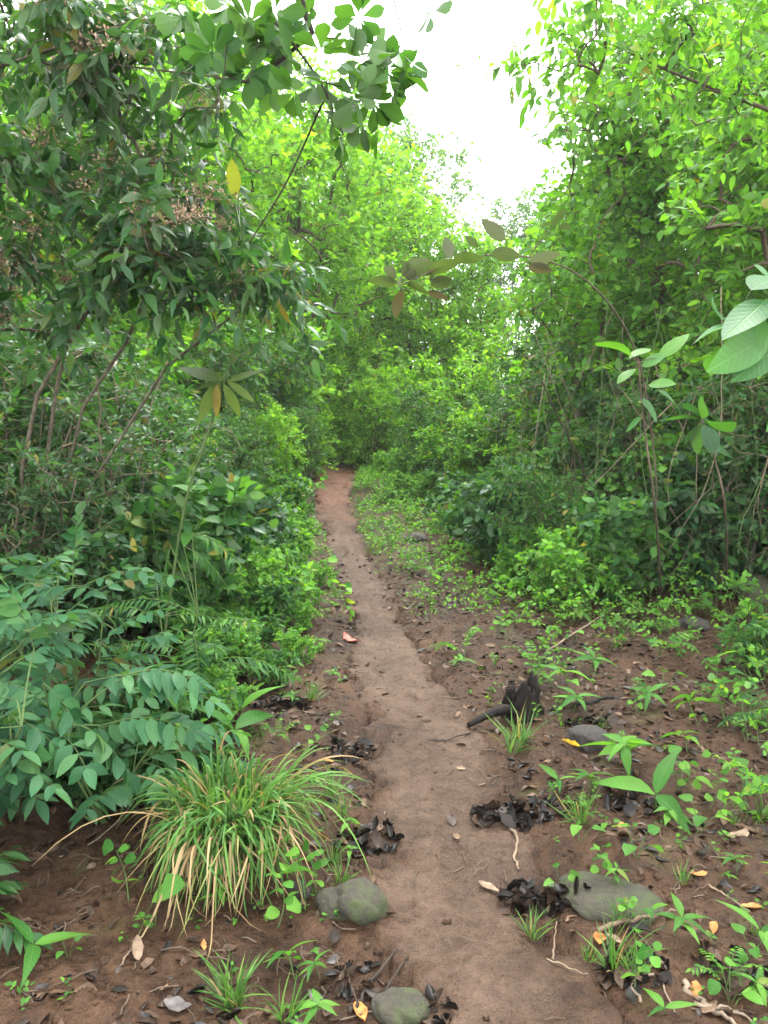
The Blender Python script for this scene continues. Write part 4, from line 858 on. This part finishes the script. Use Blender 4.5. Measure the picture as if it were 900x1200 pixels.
def seedling_proto(kind, seed):
    rng = np.random.default_rng(seed); g = Geo(); lf = Geo(); mat = 'herb'
    if kind == 'lance':
        h = .10; P = smooth_line([(0, 0, -.02), rng.normal(0, .008, 3) + [0, 0, h * .5], rng.normal(0, .01, 3) + [0, 0, h]], 7); put_tubes(g, P, np.linspace(.003, .002, 7), 5)
        n = 6; a = np.arange(n) * 2.4 + rng.uniform(0, 6); d = np.stack([np.cos(a), np.sin(a), rng.uniform(.05, .75, n)], 1)
        put_leaves(lf, LT['lance5'], P[[6, 6, 6, 5, 4, 4]], d, np.tile([0, 0, 1.], (n, 1)) + rng.normal(0, .15, (n, 3)), rng.uniform(.075, .135, n), rng.uniform(.028, .04, n), rng.random(n), .45, rng)
    elif kind == 'round':
        h = .16; P = smooth_line([(0, 0, -.02), rng.normal(0, .015, 3) + [0, 0, h * .5], rng.normal(0, .03, 3) + [0, 0, h]], 9); put_tubes(g, P, np.linspace(.0028, .0015, 9), 5)
        for i, f in enumerate([3, 5, 6, 7, 8]):
            a = i * 1.57 + rng.uniform(0, .5) + np.array([0, math.pi]); d = np.stack([np.cos(a), np.sin(a), np.full(2, .25)], 1); l = rng.uniform(.035, .058, 2)
            put_leaves(lf, LT['round'], P[[f, f]] + d * .012, d, np.tile([0, 0, 1.], (2, 1)) + rng.normal(0, .25, (2, 3)), l, l * .72, rng.random(2), .2, rng)
    elif kind == 'pinnate':
        for i in range(4):
            a = i * 1.7 + rng.uniform(0, .8); l = rng.uniform(.12, .2); b = np.array([math.cos(a) * l, math.sin(a) * l, rng.uniform(.08, .17)])
            rachis(g, lf, (0, 0, .02), b, 7, .034, .014, rng, 'ov3', .2, .0016, .1)
        put_tubes(g, np.array([(0, 0, -.02), (0, 0, .0), (0, 0, .03)]), np.array([.003, .0025, .002]), 5)
    elif kind == 'blade':
        n = 3; a = rng.uniform(0, 6) + np.arange(n) * 2.3; d = np.stack([np.cos(a), np.sin(a), rng.uniform(.25, .9, n)], 1)
        put_tubes(g, np.array([(0, 0, -.02), (0, 0, .03), (0, 0, .06)]), np.array([.004, .003, .002]), 5)
        put_leaves(lf, LT['lance5'], np.tile([0, 0, .05], (n, 1)), d, np.tile([0, 0, 1.], (n, 1)) + rng.normal(0, .2, (n, 3)), rng.uniform(.14, .2, n), rng.uniform(.035, .05, n), rng.random(n), .5, rng)
    elif kind == 'heart':
        n = 4; a = np.arange(n) * 1.9 + rng.uniform(0, 6); top = np.stack([np.cos(a) * .05, np.sin(a) * .05, rng.uniform(.05, .13, n)], 1)
        put_tubes(g, np.stack([np.zeros((n, 3)) - [0, 0, .02], top * .5 + [0, 0, .01], top], 1), np.full((n, 3), .0018), 4)
        d = np.stack([np.cos(a), np.sin(a), rng.uniform(-.3, .2, n)], 1); l = rng.uniform(.05, .085, n)
        put_leaves(lf, LT['heart'], top, d, np.tile([0, 0, 1.], (n, 1)) + rng.normal(0, .3, (n, 3)), l, l * .78, rng.random(n), .2, rng)
    elif kind == 'tall':
        h = .30; P = smooth_line([(0, 0, -.03), (.01, .01, h * .5), (.02, -.01, h)], 10); put_tubes(g, P, np.linspace(.005, .0025, 10), 6)
        for f, l in ((3, .10), (5, .13), (7, .15), (8, .17), (9, .13)):
            a = f * 2.4 + np.array([0, 2.6]); d = np.stack([np.cos(a), np.sin(a), np.array([.3, .5])], 1)
            put_leaves(lf, LT['lance5'], P[[f, f]], d, np.tile([0, 0, 1.], (2, 1)), np.array([l, l * .8]), np.array([l, l * .8]) * .38, rng.random(2), .35, rng)
    if kind == 'grass':
        st = np.array([0., 0., 0.]); 
        n = 26; a = rng.uniform(0, 6.28, n); o = rng.uniform(.1, .8, n); L_ = rng.uniform(.07, .17, n); d = np.stack([np.cos(a) * o, np.sin(a) * o, np.sqrt(1.2 - o * o)], 1)
        put_leaves(lf, LT['blade'], np.stack([np.cos(a) * .012, np.sin(a) * .012, np.full(n, -.008)], 1), d, rng.normal(0, 1, (n, 3)) + [0, 0, .2], L_, .006, rng.random(n), rng.uniform(.1, .8, n), rng)
        return [('blades', lf.mesh('blades', ML['grass']))]
    return [('stem', g.mesh('stem', MB['green'])), ('foliage', lf.mesh('foliage', ML[mat]))]
SEED = {k: [seedling_proto(k, 900 + 10 * i + j) for j in range(3)] for i, k in enumerate(['lance', 'round', 'pinnate', 'blade', 'heart', 'tall', 'grass'])}
LOOK = {'lance': 'lance-leaved seedling', 'round': 'round-leaved seedling', 'pinnate': 'tiny feather-leaved seedling', 'blade': 'seedling with a few long broad blades', 'heart': 'heart-leaved seedling', 'tall': 'tall leafy seedling', 'grass': 'small grass sprout'}
SIDE = lambda x, y: 'left of path' if x < path_x(y) else 'right of path'
def seedling(kind, px, py, s_=1.0):
    x, y = G(px, py)
    nm = 'grass_sprout' if kind == 'grass' else 'seedling'
    o = plant(nm, SEED[kind][rp.integers(0, 3)], x, y, None, 'grass' if kind == 'grass' else 'seedling', f'{LOOK[kind]}s on the mud', rp.uniform(0, 6.28), s_, (rp.normal(0, .2), rp.normal(0, .2)))
    label_later(o, f'{LOOK[kind]} {SIDE(x, y)}', x, y)
for q in [('round', 505, 708, 1.1), ('pinnate', 545, 775, 1), ('blade', 540, 780, .5), ('pinnate', 628, 785, 1), ('round', 737, 712, 1.3), ('lance', 690, 790, 1.1), ('lance', 662, 822, 1.3), ('lance', 672, 836, 1.0), ('blade', 735, 900, 1.0), ('lance', 728, 895, 1.2), ('blade', 768, 950, 1.3),
          ('tall', 850, 850, 1.0), ('tall', 862, 800, .6), ('pinnate', 772, 770, 1.4), ('heart', 850, 735, 1.2), ('heart', 775, 815, 1.0), ('lance', 760, 830, .9), ('lance', 815, 845, 1.2), ('lance', 805, 885, .9), ('grass', 680, 968, .9), ('blade', 682, 972, .5), ('heart', 795, 930, 1.0), ('heart', 818, 985, .8), ('heart', 745, 1020, .8),
          ('heart', 760, 1090, .6), ('lance', 790, 1105, .7), ('grass', 722, 1140, 1.0), ('grass', 740, 1150, .8), ('round', 745, 1165, .7), ('blade', 780, 1190, .4), ('blade', 885, 1100, .6), ('grass', 610, 868, 1.3), ('grass', 600, 880, 1.0), ('grass', 625, 1088, .7), ('heart', 655, 1040, .5), ('round', 700, 1030, .6), ('round', 830, 950, .8), ('heart', 885, 930, 1.1), ('lance', 780, 970, .7),
          ('round', 350, 1068, 1.0), ('round', 325, 1085, .9), ('round', 368, 1050, .8), ('lance', 345, 1140, .7), ('lance', 375, 1140, .5), ('grass', 270, 1170, 1.1), ('grass', 276, 1180, .8), ('round', 150, 1060, .9), ('round', 160, 1098, .5), ('heart', 230, 1040, 1.2), ('lance', 250, 1062, .6), ('blade', 35, 1122, .9), ('heart', 80, 1125, .4), ('grass', 400, 960, .7), ('grass', 385, 935, .8), ('lance', 385, 790, .5), ('grass', 375, 760, .8), ('blade', 340, 745, .6), ('grass', 392, 700, .9),
          ('blade', 270, 880, 1.6), ('blade', 285, 860, 1.4), ('heart', 240, 790, 1.5), ('lance', 205, 800, 1.3), ('lance', 370, 1195, .6), ('grass', 335, 1195, .8), ('heart', 300, 820, 1.0), ('lance', 330, 800, .9), ('grass', 365, 820, .8), ('round', 395, 860, .4), ('grass', 690, 1125, .5), ('grass', 800, 1040, .5), ('lance', 690, 935, .8), ('blade', 655, 920, .6)]:
    seedling(*q)
kinds = ['lance', 'round', 'pinnate', 'heart', 'grass', 'grass', 'lance', 'round']
cnt = 0
while cnt < 185:
    if rp.random() < .68: px, py = rp.uniform(430, 900), 590 + 600 * rp.random() ** 1.9
    else: px, py = rp.uniform(150, 420), 620 + 540 * rp.random() ** 1.5
    x, y = G(px, py); d = float(path_d(x, y))
    if abs(d) < 1.15 or math.hypot(x - TUFT[0], y - TUFT[1]) < .35 or (px < 420 and py > 1050): continue
    seedling(kinds[rp.integers(0, 8)], px, py, rp.uniform(.35, .85) * (1.25 if py < 760 else .8)); cnt += 1

# low green cover and grass on the far verge, uncountable
def scatter(name, n, box, keep, make, mat, label, cat='ground cover'):
    rng = np.random.default_rng(n); x = rng.uniform(box[0], box[1], n); y = box[2] + (box[3] - box[2]) * rng.random(n) ; k = keep(x, y, rng); x, y = x[k], y[k]
    g = Geo(); make(g, x, y, hz(x, y), rng); return link(name, g.mesh(name, mat), kind='stuff', label=label, cat=cat)
def mk_cover(g, x, y, z, rng):
    m = 5; X = np.repeat(x, m) + rng.normal(0, .035, len(x) * m); Y = np.repeat(y, m) + rng.normal(0, .035, len(x) * m); Z = np.repeat(z, m) + rng.uniform(.005, .10, len(x) * m); n = len(X)
    d = rng.normal(0, 1, (n, 3)) * [1, 1, .45] + [0, 0, .25]; l = rng.uniform(.02, .045, n) * (1 + .5 * sst(6, 9, Y)); put_leaves(g, LT['far'], np.stack([X, Y, Z], 1), d, rng.normal(0, .4, (n, 3)) + [0, 0, 1], l, l * .55, rng.random(n), .15)
def mk_weed(g, x, y, z, rng):
    m = 4; n = len(x) * m; X = np.repeat(x, m) + rng.normal(0, .006, n); Y = np.repeat(y, m) + rng.normal(0, .006, n); Z = np.repeat(z, m) + rng.uniform(.0, .02, n)
    a = rng.uniform(0, 6.28, n); l = rng.uniform(.010, .026, n); put_leaves(g, LT['ov3'], np.stack([X, Y, Z], 1), np.stack([np.cos(a), np.sin(a), rng.uniform(0, .7, n)], 1), rng.normal(0, .25, (n, 3)) + [0, 0, 1], l, l * .55, rng.random(n), .2)
dens = lambda x, y: .5 + .5 * fbm(x, y, .7, 2, 40.)
scatter('ground_cover', 13000, (-3.2, 3.2, 5.0, 15.5), lambda x, y, r: (np.abs(path_d(x, y)) > 1.02) & (r.random(len(x)) < dens(x, y) * (.4 + .6 * sst(5.0, 8, y)) * np.where(x > path_x(y), 1.0, .8)), mk_cover, ML['lush'], 'low leafy green cover on the verges further along the path')
def mk_grass(g, x, y, z, rng):
    m = 4; n = len(x) * m; X = np.repeat(x, m) + rng.normal(0, .012, n); Y = np.repeat(y, m) + rng.normal(0, .012, n); Z = np.repeat(z, m) - .005
    a = rng.uniform(0, 6.28, n); o = rng.uniform(.1, .8, n); put_leaves(g, LT['far'], np.stack([X, Y, Z], 1), np.stack([np.cos(a) * o, np.sin(a) * o, np.full(n, .8)], 1), rng.normal(0, 1, (n, 3)), rng.uniform(.03, .11, n), .006, rng.random(n) * .85, .3)
scatter('short_grass', 5200, (-1.2, 1.8, 5.8, 14.0), lambda x, y, r: (path_d(x, y) > .85) & (path_d(x, y) < 3.6) & (r.random(len(x)) < (.35 + .65 * dens(x, y)) * sst(6, 8.5, y)), mk_grass, ML['grass'], 'short pale grass edging the far right side of the path', 'grass')
# litter nobody could count: old leaves, twigs, crumbs of soil
verge = lambda x, y, r: (np.abs(path_d(x, y)) > (.95 + .25 * r.random(len(x))) * (1 - sst(4.2, 6.5, y) * r.random(len(x)))) & (r.random(len(x)) < (.25 + .75 * np.clip(fbm(x, y, .5, 2, 70.) * .9 + .45, 0, 1)) * (1 - .5 * sst(6, 12, y)))
def mk_litter(g, x, y, z, rng):
    for a, b, c in zip(x, y, z): curled_leaf(g, (a, b, c - .003), rng, rng.uniform(.012, .06), rng.uniform(.35, .7), .9, flat=.78, nu=5, nv=3)
scatter('leaf_litter', 9000, (-2.6, 3.2, 1.5, 7.5), verge, mk_litter, DRY['heap'], 'dark rotting leaf litter on the verges', 'litter')
scatter('leaf_litter', 9000, (-2.6, 3.4, 1.5, 8.0), lambda x, y, r: verge(x, y, r), mk_litter, DRY['brown'], 'brown dead leaf litter on the verges', 'litter')
def mk_twig(g, x, y, z, rng):
    n = len(x); a = rng.uniform(0, 3.14, n); l = rng.uniform(.02, .11, n); t = np.linspace(-.5, .5, 4); P = np.stack([x[:, None] + np.cos(a)[:, None] * l[:, None] * t + rng.normal(0, .004, (n, 4)), y[:, None] + np.sin(a)[:, None] * l[:, None] * t + rng.normal(0, .004, (n, 4)), z[:, None] + .008 + rng.normal(0, .004, (n, 4))], -1)
    put_tubes(g, P, np.repeat(rng.uniform(.0008, .0026, (n, 1)), 4, 1), 4)
scatter('twig_litter', 2300, (-2.6, 3.2, 1.3, 6.5), lambda x, y, r: (np.abs(path_d(x, y)) > .8) | (r.random(len(x)) < .35), mk_twig, MB['brown'], 'fine twigs and root ends strewn on the mud', 'litter')
def mk_crumb(g, x, y, z, rng):
    O = np.array([(1, 0, 0), (-1, 0, 0), (0, 1, 0), (0, -1, 0), (0, 0, 1), (0, 0, -1), (.6, .6, .5), (-.6, .6, .5), (.6, -.6, .5), (-.6, -.6, .5)], float)
    F = np.array([(0, 6, 4), (6, 2, 4), (2, 7, 4), (7, 1, 4), (1, 9, 4), (9, 3, 4), (3, 8, 4), (8, 0, 4), (0, 2, 6), (2, 1, 7), (1, 3, 9), (3, 0, 8)]); n = len(x)
    V = O[None] * (1 + rng.normal(0, .25, (n, 10, 1))) * (np.minimum(.016, .002 + .003 * rng.gamma(1.2, 1, (n, 1, 1)))) * np.array([1, 1, .7]); V += np.stack([x, y, z + .001], -1)[:, None]
    g.add(V.reshape(-1, 3), (F.ravel()[None] + (np.arange(n) * 10)[:, None]).ravel(), np.full(12 * n, 3))
scatter('soil_crumbs', 13000, (-2.3, 2.8, 1.3, 6.0), lambda x, y, r: (np.abs(path_d(x, y)) > .9) | (r.random(len(x)) < .05), mk_crumb, M_GROUND, 'dark crumbs of soil on the ground', 'soil')

scatter('tiny_weeds', 1500, (-2.2, 2.9, 1.6, 6.2), lambda x, y, r: (np.abs(path_d(x, y)) > 1.15) & (r.random(len(x)) < np.clip(fbm(x, y, .45, 2, 55.) * 1.1 + .15, .04, 1)), mk_weed, ML['herb'], 'tiny green weeds sprouting from the bare mud', 'weeds')
scatter('leaf_litter', 700, (-1.2, 1.2, 1.5, 7.0), lambda x, y, r: (np.abs(path_d(x, y)) < 1.0) & (r.random(len(x)) < .1 + .9 * np.abs(path_d(x, y)) ** 2), mk_litter, DRY['brown'], 'small brown leaf scraps trodden into the path', 'litter')
# single fallen leaves
def fallen(px, py, ln, mat, look, cat='leaf', label=None, flat=.85, lift=.003):
    x, y = G(px, py); g = Geo(); curled_leaf(g, (0, 0, 0), rp, ln, rp.uniform(.42, .6), .7, flat=flat)
    o = link('dead_leaf', g.mesh('dead_leaf', DRY[mat]), None, (x, y, float(hz(x, y)) + lift), label, cat, None if label else 'dead leaves lying on the mud')
    if not label: label_later(o, look, x, y)
fallen(410, 752, .15, 'red', '', label='red fallen leaf on the left edge of the path'); fallen(668, 882, .075, 'yellow', '', label='bright yellow fallen leaf beside the muddy boulder', lift=.03); fallen(818, 1036, .055, 'orange', '', label='upright orange leaf on the right mud slope', flat=.3)
fallen(836, 1095, .04, 'orange', '', label='small orange leaf lowest on the right mud slope'); fallen(866, 986, .10, 'tan', '', label='large pale tan leaf on the right slope', flat=.95); fallen(78, 684, .09, 'orange', '', label='curled rust-brown leaf lying on the blue-green bush', lift=.62)
fallen(815, 1158, .05, 'orange', '', label='orange scrap of leaf by the split stick'); fallen(540, 905, .045, 'tan', '', label='pale tan leaf scrap on the path beyond the black heap'); fallen(535, 985, .05, 'tan', '', label='pale tan leaf on the path left of the black heap')
fallen(862, 1148, .16, 'brown', '', label='large brown leaf collapsed at the lower right', flat=.7); fallen(572, 1045, .07, 'tan', '', label='tan leaf beside the black heap below the brown root'); fallen(720, 1105, .05, 'tan', '', label='tan leaf pair under the bent stick', flat=.9)
n_ = 0
while n_ < 130:
    px, py = rp.uniform(130, 900), 640 + 560 * rp.random() ** 1.2; x, y = G(px, py); d = abs(float(path_d(x, y)))
    if (d < 1.0 and rp.random() < .82) or (px < 400 and rp.random() < .35) or math.hypot(x - TUFT[0], y - TUFT[1]) < .4: continue
    m_ = ['brown', 'brown', 'black', 'grey', 'brown', 'tan', 'black', 'black', 'brown', 'grey', 'brown', 'orange'][rp.integers(0, 12)] if rp.random() < .9 else 'brown'
    fallen(px, py, rp.uniform(.03, .085), m_, f'{dict(brown="brown", black="blackened", grey="grey", tan="pale tan", orange="orange-brown")[m_]} dead leaf {SIDE(x, y)}', flat=rp.uniform(.6, .95)); n_ += 1

# bare stems and vines in the hedges
def bare(name, pts, r, mat, look, group):
    P = smooth_line(pts, 18); o = P[0].copy(); P = P - o + rp.normal(0, r * .8, P.shape); g = Geo(); put_tubes(g, P, np.linspace(r, r * .45, 18), 6)
    ob = link(name, g.mesh(name, MB[mat]), None, o, None, 'vine' if name == 'vine' else 'bare sapling', group); label_later(ob, look, o[0], o[1])
for i in range(18):
    t = rp.random(); x = 2.85 - 2.1 * t ** .8 + rp.uniform(-.3, .3); y = 5.0 + 6.0 * t + rp.uniform(-.2, .3); b = gz(x, y); h = rp.uniform(.5, 1.9); dx, dy = rp.normal(0, .35), rp.normal(-.15, .25)
    bare("bare_sapling", [b, b + [dx * .4, dy * .3, h * .5], b + [dx + rp.normal(0, .1), dy, h]], rp.uniform(.004, .014), ['brown', 'dark', 'dead'][i % 3], 'bare leafless sapling in the right hedge', 'bare saplings in the right hedge')
for i in range(44):
    x = rp.uniform(1.2, 3.1); y = 4.95 + (2.9 - x) * 1.5 + rp.uniform(-.35, .5); zt = float(hs(x, y)) + rp.uniform(.9, 2.4); a = np.array([x, y, zt]); e = a + [rp.normal(0, .35), rp.normal(-.1, .2), 0]; e[2] = float(hs(e[0], e[1])) + rp.uniform(.02, .5); m_ = (a + e) / 2 + [rp.normal(0, .2), rp.normal(0, .1), rp.normal(-.1, .1)]
    bare('vine', [a, m_, e], rp.uniform(.002, .0045), ['root', 'brown', 'dead', 'green'][i % 4], 'thin hanging vine on the right hedge', 'thin vines on the right hedge')
for i in range(26):
    x = rp.uniform(-3.2, -1.5); y = rp.uniform(4.6, 6.8); b = gz(x, y); h = rp.uniform(.8, 2.0); dx, dy = rp.normal(.1, .35), rp.normal(0, .25)
    bare("bare_sapling", [b, b + [dx * .3, dy * .3, h * .5], b + [dx, dy, h]], rp.uniform(.003, .011), ['dead', 'pale', 'brown'][i % 3], 'bare leafless sapling in the left thicket', 'bare saplings in the left thicket')
finish_labels()

# ------------------------------------------------------------------ damp air
def haze_box(lo, hi, density):
    V = [(x, y, z) for x in (lo[0], hi[0]) for y in (lo[1], hi[1]) for z in (lo[2], hi[2])]
    F = [(0, 1, 3, 2), (4, 6, 7, 5), (0, 4, 5, 1), (2, 3, 7, 6), (0, 2, 6, 4), (1, 5, 7, 3)]
    me = bpy.data.meshes.new('haze'); me.from_pydata(V, [], F); m = bpy.data.materials.new('haze'); m.use_nodes = True; t = m.node_tree; t.nodes.clear()
    v = t.nodes.new('ShaderNodeVolumePrincipled'); v.inputs['Density'].default_value = density; v.inputs['Color'].default_value = (.93, .96, .97, 1); v.inputs['Anisotropy'].default_value = .2
    o = t.nodes.new('ShaderNodeOutputMaterial'); t.links.new(v.outputs[0], o.inputs['Volume']); me.materials.append(m)
    return link('haze', me, kind='stuff', label='thin pale damp air over the whole place', cat='haze')
haze_box((-95, -40, -3), (95, 140, 17), .0008)
